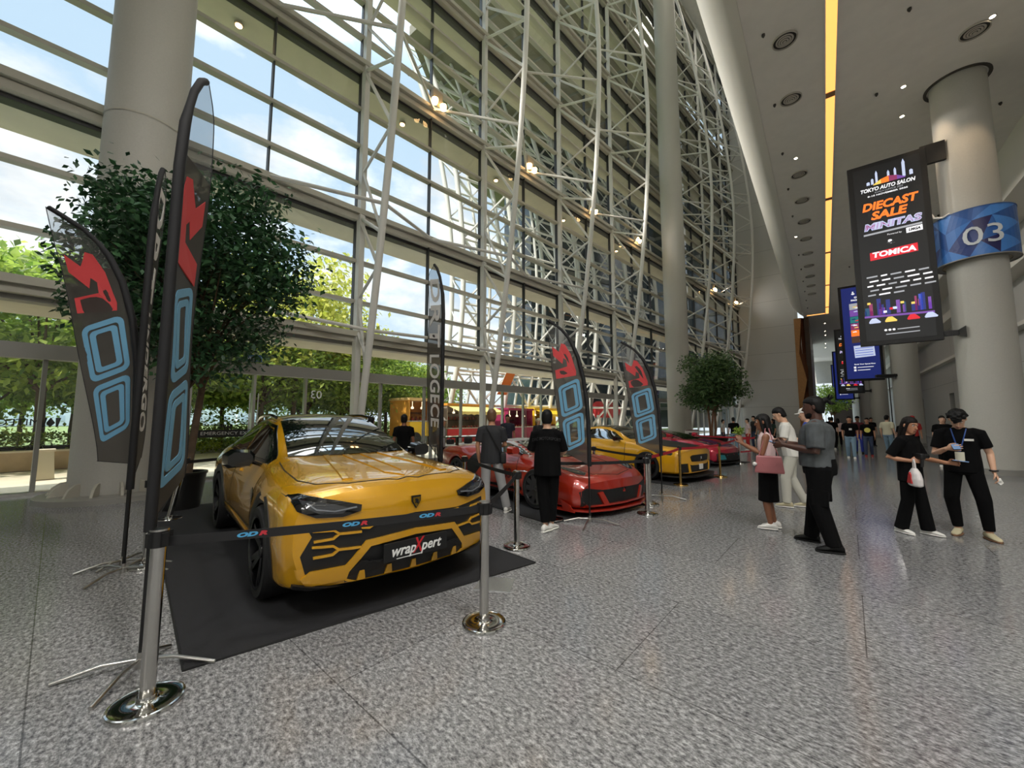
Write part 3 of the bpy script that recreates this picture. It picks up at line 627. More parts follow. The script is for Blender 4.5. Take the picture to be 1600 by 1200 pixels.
t = thing('banner_sign', 'tilted orange banner hung on the outside lattice', 'banner', (-21, 25.2, 3.6))
MB().add([(0, -.9, 0), (0, .3, 0), (0, 1.5, 1.9), (0, .3, 1.9)], [(0, 1, 2, 3)]).add([(-.03, -.9, 0), (-.03, .3, 0), (-.03, 1.5, 1.9), (-.03, .3, 1.9)], [(3, 2, 1, 0)]).build('cloth', mat('banner_orange', (226, 120, 40), .6), t)
MB().tube([(-.02, -.95, -.05), (-.02, .3, 1.95)], .03, 6).build('rope_edge', WHITE, t)
# glass-door writing seen from inside, so it reads reversed
LETW = mat('door_letters', (225, 228, 226), .5); LETB = mat('logo_black', (24, 24, 26), .5)
def on_glass(s, y, z, size, m, name, label, inside=.03, rev=True, sx=1.0, back=None, bw=0):
    t = thing(name, label, 'sign', fpt(y, z, inside)); d = Vector((.085, 1, 0)).normalized(); xx = d * (-1 if rev else 1)
    # text facing outwards: from inside it reads mirrored
    X = -d if rev else d; Zt = Vector((-1, .085, 0)).normalized() if rev else Vector((1, -.085, 0)).normalized()
    me = text_mesh(s, size, m, .003, sx=sx); o = link('letters', me, t); o.matrix_local = frame((0, 0, 0) if not back else Vector((.012, 0, 0)), X, (0, 0, 1), X.cross(Vector((0, 0, 1))))
    if back: MB().box((0, 0, 0), (.012, bw, .2), -math.atan(.085)).build('band', back, t)
    return t
def mitec(y, z, k, lbl):
    t = on_glass('MITEC', y - .18 * k, z, .2 * k, LETB, 'door_lettering', lbl)
    m_ = MB(); s_ = .1 * k
    f = lambda p, q, d: (d, p + .42 * k, q)
    m_.prism([(-1.5 * s_, s_), (-1.1 * s_, -s_), (-.8 * s_, -s_), (-.45 * s_, s_), (-.75 * s_, s_), (-.95 * s_, -.2 * s_), (-1.2 * s_, s_)], 0, .006, f)
    m_.prism([(0, 1.1 * s_), (.7 * s_, -.1 * s_), (0, -s_), (-.6 * s_, -.1 * s_)], 0, .006, f)
    m_.prism([(1.5 * s_, s_), (1.1 * s_, -s_), (.8 * s_, -s_), (.7 * s_, s_)], 0, .006, f)
    m_.build('logo_mark', LETB, t); return t
mitec(.15, 1.5, 1.0, 'black reversed venue lettering and logo on the glass at far left')
mitec(3.35, 1.36, .72, 'black reversed venue lettering and logo on the glass by the emergency door')
on_glass('03', 5.75, 2.33, .36, LETW, 'door_number', 'white reversed number 03 on the glass above the yellow SUV')
on_glass('EMERGENCY EXIT', 3.5, 1.19, .125, LETW, 'door_band', 'dark band reading emergency exit across the glass door', inside=.08, rev=False, sx=1.15, back=mat('band_dark', (36, 38, 38), .5), bw=1.45)
EXB = mat('exit_blue', (50, 92, 130), .5)
for i, (y, z) in enumerate([(3.98, 3.28), (19.0, 3.4), (33, 3.4)]):
    t = thing('exit_sign', 'small blue exit sign over the doors, %s from the left' % ['first', 'second', 'third'][i], 'sign', fpt(y, z, .22))
    MB().box((0, 0, 0), (.04, .42, .2), -math.atan(.085)).build('plate', EXB, t)
    me = text_mesh('KELUAR', .1, LETW, .002); o = link('letters', me, t); o.matrix_local = frame((.024, 0, 0), (.085, 1, 0), (0, 0, 1), (1, -.085, 0))
# ---- indoor potted trees
POT = mat('black_pot', (22, 22, 22), .4)
def potted(name, label, loc, h, trunk_h, r, n, leaf, lm, seed, bark, multi=3, cz=None, hz=None, lean=(0, 0), pr=.35, ph=.6, **kw):
    t = tree(name, label, 'potted tree', loc, h, trunk_h, r, n, leaf, bark, lm, seed, .07, multi=multi, cz=cz, hz=hz, lean=lean, **kw)
    MB().lathe([(pr * .8, 0), (pr, ph), (pr * 1.05, ph), (pr * 1.05, ph + .04), (pr * .9, ph + .04), (pr * .88, ph - .06), (0.01, ph - .06)], 28).build('pot', POT, t, smooth=40); return t
LF_F = leafmat('leaf_ficus', (22, 54, 34), (66, 108, 66), .2); LF_S = leafmat('leaf_ficus_far', (50, 80, 44), (104, 132, 80), .3)
potted('potted_tree', 'big dark-leaved indoor tree behind the left feather flags', (-9.0, 1.85, 0), 6.4, 2.1, 1.62, 20000, .12, LF_F, 21, BARK, cz=4.2, hz=1.95, spread=.2, nb=80)
potted('potted_tree', 'round-crowned indoor tree with reddish trunks before the slim middle column', (-5.0, 24.2, 0), 5.6, 2.0, 1.5, 11000, .17, LF_S, 22, BARKR, cz=3.75, hz=1.65, lean=(.1, 0), spread=.22, nb=60, pr=.8, ph=.55)
potted('potted_tree', 'small distant potted tree before the bright end glazing', (.9, 72, 0), 6.5, 2.0, 2.3, 3500, .3, LF_G, 23, BARKR, cz=4.6, hz=2.0, spread=.25, nb=40, pr=.7)
# ================================================================== cars
def pchip(xs, ys, x):
    xs = np.asarray(xs, float); ys = np.asarray(ys, float); h = np.diff(xs); dl = np.diff(ys) / h; m = np.zeros(len(xs)); m[0] = dl[0]; m[-1] = dl[-1]
    for i in range(1, len(xs) - 1):
        if dl[i - 1] * dl[i] > 0:
            w1 = 2 * h[i] + h[i - 1]; w2 = h[i] + 2 * h[i - 1]; m[i] = (w1 + w2) / (w1 / dl[i - 1] + w2 / dl[i])
    k = np.clip(np.searchsorted(xs, x) - 1, 0, len(xs) - 2); t = (x - xs[k]) / h[k]
    return (2 * t ** 3 - 3 * t ** 2 + 1) * ys[k] + (t ** 3 - 2 * t ** 2 + t) * h[k] * m[k] + (-2 * t ** 3 + 3 * t ** 2) * ys[k + 1] + (t ** 3 - t ** 2) * h[k] * m[k + 1]
def chaikin(p, it=3):
    for _ in range(it):
        q = [p[0]]
        for i in range(len(p) - 1):
            a, b = p[i], p[i + 1]; w0, w1 = (.17, .83)
            if i > 0: q.append(a * (1 - w0) + b * w0)
            if i < len(p) - 2: q.append(a * (1 - w1) + b * w1)
        q.append(p[-1]); p = q
    return p
def car_body(st, nose, tail, arches, nx=150, nosef=None):
    """st rows: x, zb, y0, y1, z1, ym, zm, y2, z2, y3, z3, z4"""
    st = sorted(st, key=lambda r: r[0]); A = np.array(st, float); X = np.linspace(A[0, 0], A[-1, 0], nx)
    P = [pchip(A[:, 0], A[:, c], X) for c in range(1, A.shape[1])]
    V = []; rings = []
    for i, x in enumerate(X):
        zb, y0, y1, z1, ym, zm, y2, z2, y3, z3, z4 = [p[i] for p in P]
        pts = [(0, zb), (y0 - .1, zb), (y0, zb + .05), (y0 * .4 + y1 * .6, zb * .4 + z1 * .6), (y1, z1), (ym, zm), (y2, z2), (y3, z3), (y3 * .55, z3 * .3 + z4 * .7), (0, z4)]
        pts = chaikin([np.array(p) for p in pts], 3); rings.append([(x, p[0], p[1]) for p in pts])
    n = len(rings[0])
    def ff(x, y, z):
        a, b = A[-1, 0], A[0, 0]
        if x > nose[0]:
            w = min(1, (x - nose[0]) / (a - nose[0])); x -= nose[1] * (abs(y) ** 2.2) * w ** 2; x += (nosef(z) if nosef else 0) * w ** 2
        if x < tail[0]:
            w = min(1, (tail[0] - x) / (tail[0] - b)); x += tail[1] * (abs(y) ** 2.2) * w ** 2
        return (x, y, z)
    b = MB(); vs = []; fs = []
    for sgn in (1, -1):
        base = len(vs)
        for r in rings: vs += [ff(x, y * sgn, z) for x, y, z in r]
        for i in range(len(rings) - 1):
            for j in range(n - 1):
                q = (base + i * n + j, base + i * n + j + 1, base + (i + 1) * n + j + 1, base + (i + 1) * n + j)
                c = [sum(vs[k][d] for k in q) / 4 for d in range(3)]
                if abs(c[1]) > .5 and any((c[0] - ax) ** 2 + (c[2] - az) ** 2 < ar * ar for ax, az, ar in arches): continue
                fs.append(q if sgn > 0 else q[::-1])
        for e in (0, len(rings) - 1):                       # end caps by shrinking loops
            loop = [base + e * n + j for j in range(n)]; zc = sum(vs[k][2] for k in loop) / n
            for s_ in (.8, .6, .4, .2, .02):
                nl = []
                for j in range(n):
                    x, y, z = rings[e][j]; vs.append(ff(x, y * s_ * sgn, zc + (z - zc) * s_)); nl.append(len(vs) - 1)
                for j in range(n - 1):
                    q = (loop[j], loop[j + 1], nl[j + 1], nl[j]); fs.append(q if (e == 0) == (sgn > 0) else q[::-1])
                loop = nl
    b.add(vs, fs); return b
def weld(me):
    bm = bmesh.new(); bm.from_mesh(me); bmesh.ops.remove_doubles(bm, verts=bm.verts[:], dist=.0006); bmesh.ops.recalc_face_normals(bm, faces=bm.faces[:]); bm.to_mesh(me); bm.free(); return me
class Patcher:
    """lays outlines on the body: a poly in (u, v) is gridded, cast on the body along d and raised"""
    def __init__(s, me, tr=None):
        s.bm = bmesh.new(); s.bm.from_mesh(me); s.bvh = BVHTree.FromBMesh(s.bm)
    def mesh(s, name, poly, frm, d, m, lift=.004, grid=.035, thick=.012, sym=False):
        out = MB()
        for sg in ((1, -1) if sym else (1,)):
            bm = bmesh.new(); vs = [bm.verts.new((p[0] * (sg if sym else 1), p[1], 0)) for p in poly]
            try: bm.faces.new(vs)
            except ValueError: continue
            xs = [v.co.x for v in vs]; ys = [v.co.y for v in vs]
            for ax, lo, hi in ((0, min(xs), max(xs)), (1, min(ys), max(ys))):
                k = math.ceil(lo / grid) * grid
                while k < hi:
                    co = Vector((k, 0, 0)) if ax == 0 else Vector((0, k, 0)); no = Vector((1, 0, 0)) if ax == 0 else Vector((0, 1, 0))
                    bmesh.ops.bisect_plane(bm, geom=bm.verts[:] + bm.edges[:] + bm.faces[:], plane_co=co, plane_no=no); k += grid
            dd = Vector(d).normalized(); bm.verts.ensure_lookup_table(); bm.verts.index_update(); top = []; ok = {}
            for v in bm.verts:
                o = Vector(frm(v.co.x, v.co.y)); h = s.bvh.ray_cast(o, dd)
                if h[0] is None: h = s.bvh.find_nearest(o + dd * .3)
                top.append(h[0] - dd * lift)
            low = [p + dd * thick for p in top]; n = len(top)
            fs = [tuple(v.index for v in f.verts) for f in bm.faces]
            for e in bm.edges:
                if e.is_boundary: a, b_ = e.verts[0].index, e.verts[1].index; fs.append((a, b_, b_ + n, a + n))
            out.add(top + low, fs); bm.free()
        return out.mesh(name, m, 30)
FZ = [lambda z: z]
def halves(fn, p, name, poly, m, par, lift, sym, k):
    if sym and min(abs(u) for u, v in poly) > .01:
        fn(p, name, [(-u, v) for u, v in poly], m, par, lift, False, **k); sym = False
    return sym
def front(p, name, poly, m, par, lift=.004, sym=True, **k): sym = halves(front, p, name, poly, m, par, lift, sym, k); poly = [(u, FZ[0](v)) for u, v in poly]; return link(name, p.mesh(name, poly, lambda u, v: (4, u + 2e-4, v), (-1, 0, 0), m, lift, sym=sym, thick=lift + .012), par, **k)
def side(p, name, poly, m, par, lift=.004, **k):
    a = p.mesh(name, poly, lambda u, v: (u, -3, v), (0, 1, 0), m, lift, thick=lift + .012); o1 = link(name, a, par, **k)
    a = p.mesh(name, poly, lambda u, v: (u, 3, v), (0, -1, 0), m, lift, thick=lift + .012); return o1, link(name, a, par, **k)
def topp(p, name, poly, m, par, lift=.004, sym=False, **k): sym = halves(topp, p, name, poly, m, par, lift, sym, k); return link(name, p.mesh(name, poly, lambda u, v: (v, u + 2e-4, 4), (0, 0, -1), m, lift, sym=sym, thick=lift + .012), par, **k)
def shield(p, c, xb, xt, wb, wt, bulge, m, name='windshield', curve=.09):
    def hit(x, y): h = p.bvh.ray_cast(Vector((x, y + 2e-4, 4)), Vector((0, 0, -1))); return h[0]
    n = 16; A = []; B = []
    for i in range(n + 1):
        v = -1 + 2 * i / n; A.append(hit(xb + curve * (1 - v * v), wb * v)); B.append(hit(xt - curve * .35 * (1 - v * v), wt * v))
    def fit(P): ys = [q.y for q in P]; zc = np.polyfit(ys, [q.z for q in P], 2); return [Vector((q.x, q.y, float(np.polyval(zc, q.y)) + .012)) for q in P]
    A = fit(A); B = fit(B); vs = []; fs = []; K = 12
    for j in range(K + 1):
        q = j / K
        for i in range(n + 1): v = -1 + 2 * i / n; o = A[i].lerp(B[i], q); o.z += bulge * 4 * q * (1 - q) * (1 - .35 * v * v); vs.append(o)
    for j in range(K):
        for i in range(n): a = j * (n + 1) + i; fs.append((a, a + 1, a + n + 2, a + n + 1))
    edge = [i for i in range(n + 1)] + [j * (n + 1) + n for j in range(1, K + 1)] + [K * (n + 1) + i for i in range(n - 1, -1, -1)] + [j * (n + 1) for j in range(K - 1, 0, -1)]
    o = len(vs); vs += [vs[e] - Vector((0, 0, .05)) for e in edge]; L_ = len(edge)
    fs += [(edge[i], edge[(i + 1) % L_], o + (i + 1) % L_, o + i) for i in range(L_)]
    return MB().add(vs, fs).build(name, m, c, smooth=50)
def strip(pts, w):
    """closed outline of a thin band along 2-D points"""
    L_ = []; R_ = []
    for i, p in enumerate(pts):
        a = Vector(pts[max(i - 1, 0)]); b = Vector(pts[min(i + 1, len(pts) - 1)]); t = (b - a).normalized(); n = Vector((-t.y, t.x)) * w / 2
        L_.append(tuple(Vector(p) + n)); R_.append(tuple(Vector(p) - n))
    return L_ + R_[::-1]
TYRE = mat('tyre', (20, 20, 21), .75); RIMB = mat('rim_black', (52, 52, 55), .22, metal=.9); RIMG = mat('rim_grey', (90, 90, 92), .25, metal=.8); DISC = mat('disc', (120, 118, 116), .35, metal=.9)
PLB = mat('gloss_black', (10, 10, 11), .12, coat=.5); PLM = mat('matt_black', (14, 14, 15), .55); CGL = mat('car_glass', (9, 11, 12), .03, spec=.9, coat=1); LAMP = mat('lamp_glass', (46, 48, 52), .06, coat=1); LAMPW = mat('lamp_led', (110, 114, 120), .2)
SEAM = mat('panel_gap', (10, 9, 8), .7)
def wheel_meshes(R_, w_, rm, ns=5, caliper=None, twin=True):
    t = MB(); t.lathe([(R_ * .74, -w_ / 2), (R_ * .94, -w_ / 2), (R_, -w_ * .36), (R_, w_ * .36), (R_ * .94, w_ / 2), (R_ * .74, w_ / 2), (R_ * .72, 0)], 48)
    r = MB(); r.lathe([(R_ * .76, w_ * .5), (R_ * .78, w_ * .52), (R_ * .72, w_ * .5), (R_ * .69, w_ * .1), (R_ * .70, -w_ * .4)], 48, cap=False)
    for k in range(ns):
        for q in ((-.16, .16) if twin else (0,)):
            a0 = 2 * PI * k / ns + q * .35; a1 = 2 * PI * k / ns + q; c = lambda a, rr, z: (rr * math.cos(a), rr * math.sin(a), z)
            wd = .022 if twin else .04; n = [-math.sin(a1) * wd, math.cos(a1) * wd]
            p0 = c(a0, R_ * .1, w_ * .34); p1 = c(a1, R_ * .74, w_ * .47)
            r.loft([[(p[0] + n[0] * s_ * f_, p[1] + n[1] * s_ * f_, p[2] + dz) for s_, dz in ((-1, 0), (1, 0), (.7, -.035), (-.7, -.035))] for p, f_ in ((p0, 1.5), (p1, 1))])
    r.lathe([(R_ * .16, w_ * .32), (R_ * .15, w_ * .38), (R_ * .08, w_ * .40), (.0001, w_ * .40)], 20)
    d = MB(); d.lathe([(R_ * .5, w_ * .05), (R_ * .5, w_ * .12), (R_ * .15, w_ * .12), (R_ * .15, w_ * .05)], 32)
    c = MB(); c.prism([(R_ * .30 * math.cos(a), R_ * .30 * math.sin(a)) for a in (.2, .6, 1.0)] + [(R_ * .56 * math.cos(a), R_ * .56 * math.sin(a)) for a in (1.0, .6, .2)], w_ * .0, w_ * .2)
    return (t.mesh('tyre', TYRE, 40), r.mesh('rim', rm, 40), d.mesh('brake_disc', DISC, 30), c.mesh('caliper', caliper or PLB))
def add_wheels(car, ms, ax_f, ax_r, tr, R_, R2=None):
    for ax in (ax_f, ax_r):
        for s_ in (-1, 1):
            w = link('wheel', ms[0], car); w.matrix_local = Matrix.Translation((ax, s_ * tr, R_)) @ Matrix.Rotation(-s_ * PI / 2, 4, 'X')
            for m_, nm in zip(ms[1:], ('rim', 'brake_disc', 'caliper')): link(nm, m_, w)
def arch_trim(p, car, ax, az, r, w_, m, a0=-.35, a1=PI + .35, name='wheel_arch', n=26, cut=None):
    for sg in (-1, 1):
        b = MB(); rings = []
        for i in range(n + 1):
            a = a0 + (a1 - a0) * i / n; row = []
            for rr, dy in ((r - .03, -.10), (r - .03, .012), (r + w_ * .5, .022), (r + w_, .008), (r + w_, -.02)):
                x = ax + rr * math.cos(a); z = az + rr * math.sin(a)
                xo = ax + (r + w_ + .02) * math.cos(a); zo = az + (r + w_ + .02) * math.sin(a)
                h = p.bvh.ray_cast(Vector((xo, 3 * sg, max(zo, .24))), Vector((0, -sg, 0))); y = abs(h[0].y) if h[0] is not None else .9
                row.append((x, sg * (y + dy), z))
            rings.append(row)
        b.loft(rings, cap=False, closed=False); b.build(name, m, car, smooth=50)
        l_ = MB(); l_.loft([[(ax + (r + .0) * math.cos(a), sg * y, az + (r) * math.sin(a)) for y in (.35, .93)] for a in [-.5 + (PI + 1) * k / 16 for k in range(17)]], cap=False, closed=False)
        l_.add([(ax + r * math.cos(a), sg * .36, az + r * math.sin(a)) for a in [2 * PI * k / 20 for k in range(20)]], [tuple(range(20))])
        l_.build('arch_liner', PLM, car)
def mirror_pair(car, x, y, z, m, sz=1.0, stalk=None):
    for s_ in (-1, 1):
        t = MB(); e = MB(); c = Vector((x, s_ * (y + .17 * sz), z + .07))
        t.loft([[(c.x + dx, c.y + s_ * wy * sz, c.z + hz * sz) for wy, hz in ((-.13, -.04), (-.10, -.085), (.07, -.085), (.12, -.05), (.12, .04), (.06, .085), (-.09, .075), (-.13, .03))] for dx in (-.06,)] + [[(c.x + .07, c.y + s_ * wy * .75 * sz, c.z + hz * .75 * sz) for wy, hz in ((-.13, -.04), (-.10, -.085), (.07, -.085), (.12, -.05), (.12, .04), (.06, .085), (-.09, .075), (-.13, .03))]])
        o = t.build('mirror', m, car, smooth=50); MB().tube([(x, s_ * (y - .06), z - .03), (x, s_ * (y + .08), z + .03)], .022, 6).build('mirror_arm', PLB, o)
# ------------------------------------------------------------------ yellow SUV
PY = mat('paint_yellow', (206, 152, 18), .22, metal=.3, coat=1, spec=.6)
def suv():
    c = thing('suv', 'yellow sport utility car with black grille, standing on the nearest black mat', 'car')
    #      x    zb   y0   y1   z1   ym   zm   y2   z2   y3   z3   z4
    st = [(2.50, .27, .84, .92, .55, .915, .78, .85, .925, .46, .985, 1.0),
          (2.38, .24, .93, .975, .58, .97, .82, .90, .96, .50, 1.02, 1.035),
          (2.05, .22, .97, 1.0, .60, .985, .86, .91, .995, .54, 1.06, 1.07),
          (1.55, .24, .97, 1.005, .61, .99, .88, .90, 1.03, .58, 1.095, 1.11),
          (1.12, .27, .95, .99, .62, .965, .88, .875, 1.055, .62, 1.13, 1.14),
          (.92, .27, .94, .98, .62, .955, .88, .86, 1.06, .70, 1.155, 1.165),
          (.55, .27, .94, .98, .62, .95, .88, .855, 1.07, .665, 1.315, 1.34),
          (.20, .27, .94, .98, .62, .95, .88, .85, 1.085, .63, 1.47, 1.50),
          (-.10, .27, .94, .98, .62, .95, .88, .85, 1.09, .61, 1.545, 1.59),
          (-.50, .27, .94, .98, .62, .95, .89, .85, 1.10, .60, 1.575, 1.632),
          (-1.0, .27, .95, .985, .64, .965, .90, .86, 1.11, .585, 1.55, 1.62),
          (-1.5, .26, .97, 1.01, .66, .99, .93, .875, 1.13, .56, 1.48, 1.55),
          (-2.0, .26, .97, 1.005, .68, .985, .93, .86, 1.13, .52, 1.31, 1.37),
          (-2.35, .28, .93, .97, .68, .95, .92, .82, 1.08, .50, 1.12, 1.14),
          (-2.52, .30, .88, .92, .68, .89, .88, .78, 1.0, .46, 1.03, 1.04)]
    nf = lambda z: -.07 * max(0, (z - .86)) / .13 - .05 * max(0, .5 - z) / .3
    bm_ = car_body(st, (1.7, .20), (-1.9, .18), [(1.52, .40, .445), (-1.48, .40, .455)], nosef=nf)
    me = weld(bm_.mesh('body', PY)); shade(me, 32); link('body', me, c); p = Patcher(me)
    for ax in (1.52, -1.48): arch_trim(p, c, ax, .40, .435, .075, PLM, name='wheel_arch')
    add_wheels(c, wheel_meshes(.395, .27, RIMB, 5), 1.52, -1.48, .875, .395)
    # glass
    shield(p, c, .93, .04, .66, .56, .035, CGL)
    topp(p, 'roof_glass', [(-.52, .0), (.52, .0), (.48, -1.0), (-.48, -1.0)], PLB, c, .004)
    side(p, 'side_window', [(.82, 1.115), (.42, 1.31), (.12, 1.435), (-.25, 1.485), (-.44, 1.49), (-.47, 1.13)], CGL, c, .006)
    side(p, 'side_window', [(-.53, 1.13), (-.50, 1.49), (-1.0, 1.47), (-1.42, 1.40), (-1.80, 1.27), (-1.58, 1.18)], CGL, c, .006)
    side(p, 'pillar_trim', strip([(.86, 1.10), (-.5, 1.105), (-1.6, 1.16), (-1.86, 1.27), (-1.42, 1.43), (-1.0, 1.50), (-.44, 1.52), (.12, 1.465), (.86, 1.12)], .028), PLB, c, .007)
    for s_ in (-1, 1): MB().tube([(-.02, s_ * .60, 1.575), (-.3, s_ * .60, 1.605), (-.7, s_ * .592, 1.61), (-1.1, s_ * .575, 1.585), (-1.45, s_ * .56, 1.505)], .022, 6).build('roof_rail', PLB, c, smooth=50)
    # door gaps, handles, side graphics
    for q in ([(.98, .98), (.93, .60), (.86, .34), (.1, .33), (-.40, .34)], [(-.49, 1.09), (-.50, .62), (-.46, .34)], [(-.46, .34), (-1.0, .36), (-1.12, .62), (-1.38, .92), (-1.36, 1.12)]): side(p, 'door_gap', strip(q, .012), SEAM, c, .003)
    for x in (-.32, -1.12): side(p, 'door_handle', [(x, .925), (x + .22, .935), (x + .22, .965), (x, .955)], PY, c, .022)
    side(p, 'side_skirt', [(1.06, .30), (1.02, .245), (-1.0, .245), (-1.04, .36), (-.6, .33), (.7, .33)], PLM, c, .012)
    side(p, 'sill_line', strip([(.98, .37), (-.9, .44)], .02), PY, c, .014)
    side(p, 'fender_vent', [(1.0, .80), (.86, .86), (.80, .82), (.93, .70)], PLB, c, .005)
    mirror_pair(c, .66, .86, 1.07, PLB, 1.15)
    # bonnet: shut lines, creases
    topp(p, 'bonnet_gap', strip([(0, 2.33), (.10, 2.36), (.18, 2.33), (.50, 2.28), (.72, 2.12), (.80, 1.90)], .012), SEAM, c, .003, sym=True)
    topp(p, 'bonnet_gap', strip([(.80, 1.90), (.79, 1.4), (.75, 1.0)], .010), SEAM, c, .003, sym=True)
    topp(p, 'bonnet_crease', [(.28, 1.02), (.33, 1.02), (.52, 2.18), (.44, 2.2)], PY, c, .012, sym=True)
    topp(p, 'bonnet_crease', [(.07, 1.04), (.13, 1.04), (.12, 2.12), (.0, 2.28), (0, 2.2), (.06, 2.1)], PY, c, .009, sym=True)
    topp(p, 'wiper', strip([(.58, .93), (.1, .985)], .018), PLB, c, .02)
    topp(p, 'wiper', strip([(.0, .99), (-.5, .94)], .018), PLB, c, .02)
    # front
    FZ[0] = lambda z: .225 + (z - .155) * 1.13
    Y = lambda n_, q, **k: front(p, n_, q, PY, c, .022, **k); B = lambda n_, q, l_=.004, **k: front(p, n_, q, PLM, c, l_, **k)
    front(p, 'headlight', [(.47, .685), (.60, .655), (.78, .665), (.90, .715), (.935, .80), (.86, .815), (.62, .765), (.46, .725)], PLB, c, .016)
    front(p, 'headlight_lens', [(.60, .68), (.76, .69), (.86, .74), (.88, .785), (.66, .745), (.56, .715)], LAMP, c, .020)
    front(p, 'headlight_strip', strip([(.50, .715), (.66, .70), (.78, .72), (.84, .765)], .009), LAMPW, c, .023)
    B('grille', [(0, .615), (.46, .59), (.60, .60), (.83, .625), (.835, .60), (.80, .54), (.87, .42), (.83, .30), (.79, .26), (.55, .26), (.40, .42), (0, .45)])
    Y('fascia_bar', [(0, .50), (.42, .475), (.56, .325), (.80, .315), (.86, .27), (.82, .215), (.55, .225), (.535, .275), (.385, .43), (0, .455)])
    B('lower_grille', [(0, .455), (.385, .43), (.535, .275), (.56, .19), (.50, .165), (0, .155)], .008)
    for z in (.545, .44):
        Y('fork_bar', strip([(.80, z + .035), (.66, z + .028), (.62, z)], .016)); Y('fork_bar', strip([(.79, z - .035), (.66, z - .028), (.62, z), (.46, z - .005)], .016))
    Y('wing_blade', [(.36, .575), (.47, .588), (.46, .56), (.40, .552)])
    for y_ in (.0, .22, .44):
        Y('lower_fin', [(y_ - .018, .27), (y_ + .018, .27), (y_ + .035, .185), (y_ - .035, .185)], sym=y_ > 0) if y_ else Y('lower_fin', [(-.018, .265), (.018, .265), (.03, .185), (-.03, .185)], sym=False)
    Y('lip_line', strip([(0, .185), (.48, .195), (.56, .225)], .016))
    front(p, 'splitter', [(0, .165), (.56, .18), (.90, .235), (.90, .205), (.60, .135), (0, .12)], PLM, c, .05)
    # badge and name plate
    xf = p.bvh.ray_cast(Vector((4, 0, .835)), Vector((-1, 0, 0)))[0].x
    bd = MB().prism([(-.045, .05), (.045, .05), (.042, 0), (0, -.062), (-.042, 0)], 0, .012, lambda y, z, d: (xf + .003 + d, y, .84 + z)).build('badge', PLB, c)
    MB().prism([(-.034, .036), (.034, .036), (.031, 0), (0, -.046), (-.031, 0)], 0, .004, lambda y, z, d: (xf + .016 + d, y, .84 + z)).build('badge_field', mat('badge_gold', (190, 150, 50), .3, metal=1), bd)
    MB().prism([(-.016, .02), (.0, .026), (.018, .014), (.02, -.012), (.006, -.02), (-.004, -.01), (-.018, -.016), (-.01, .002)], 0, .003, lambda y, z, d: (xf + .0205 + d, y, .84 + z)).build('badge_emblem', PLB, bd)
    xp = p.bvh.ray_cast(Vector((4, 0, .46)), Vector((-1, 0, 0)))[0].x + .05
    pl = MB().box((xp, 0, .465), (.012, .60, .15), 0, .004).build('name_plate', PLM, c)
    T = mat('plate_white', (222, 222, 220), .5); TR = mat('plate_red', (190, 30, 40), .5)
    for s_, y_, z_, sz, m_ in (('wrap', -.13, .465, .12, T), ('X', .0, .475, .17, TR), ('pert', .13, .465, .12, T)):
        me2 = text_mesh(s_, sz, m_, .002, .3, .002, sx=.92 if s_ != 'X' else .7); o = link('plate_text', me2, pl); o.matrix_local = frame((xp + .008, y_, z_), (0, 1, 0), (0, 0, 1), (1, 0, 0))
    MB().box((xp + .008, -.08, .405), (.002, .22, .006)).build('plate_line', T, pl)
    FZ[0] = lambda z: z
    return c
SUV = suv()
HD = math.radians(-9)
SUV.location = (-5.32, 2.60, .016); SUV.rotation_euler = (0, 0, HD)

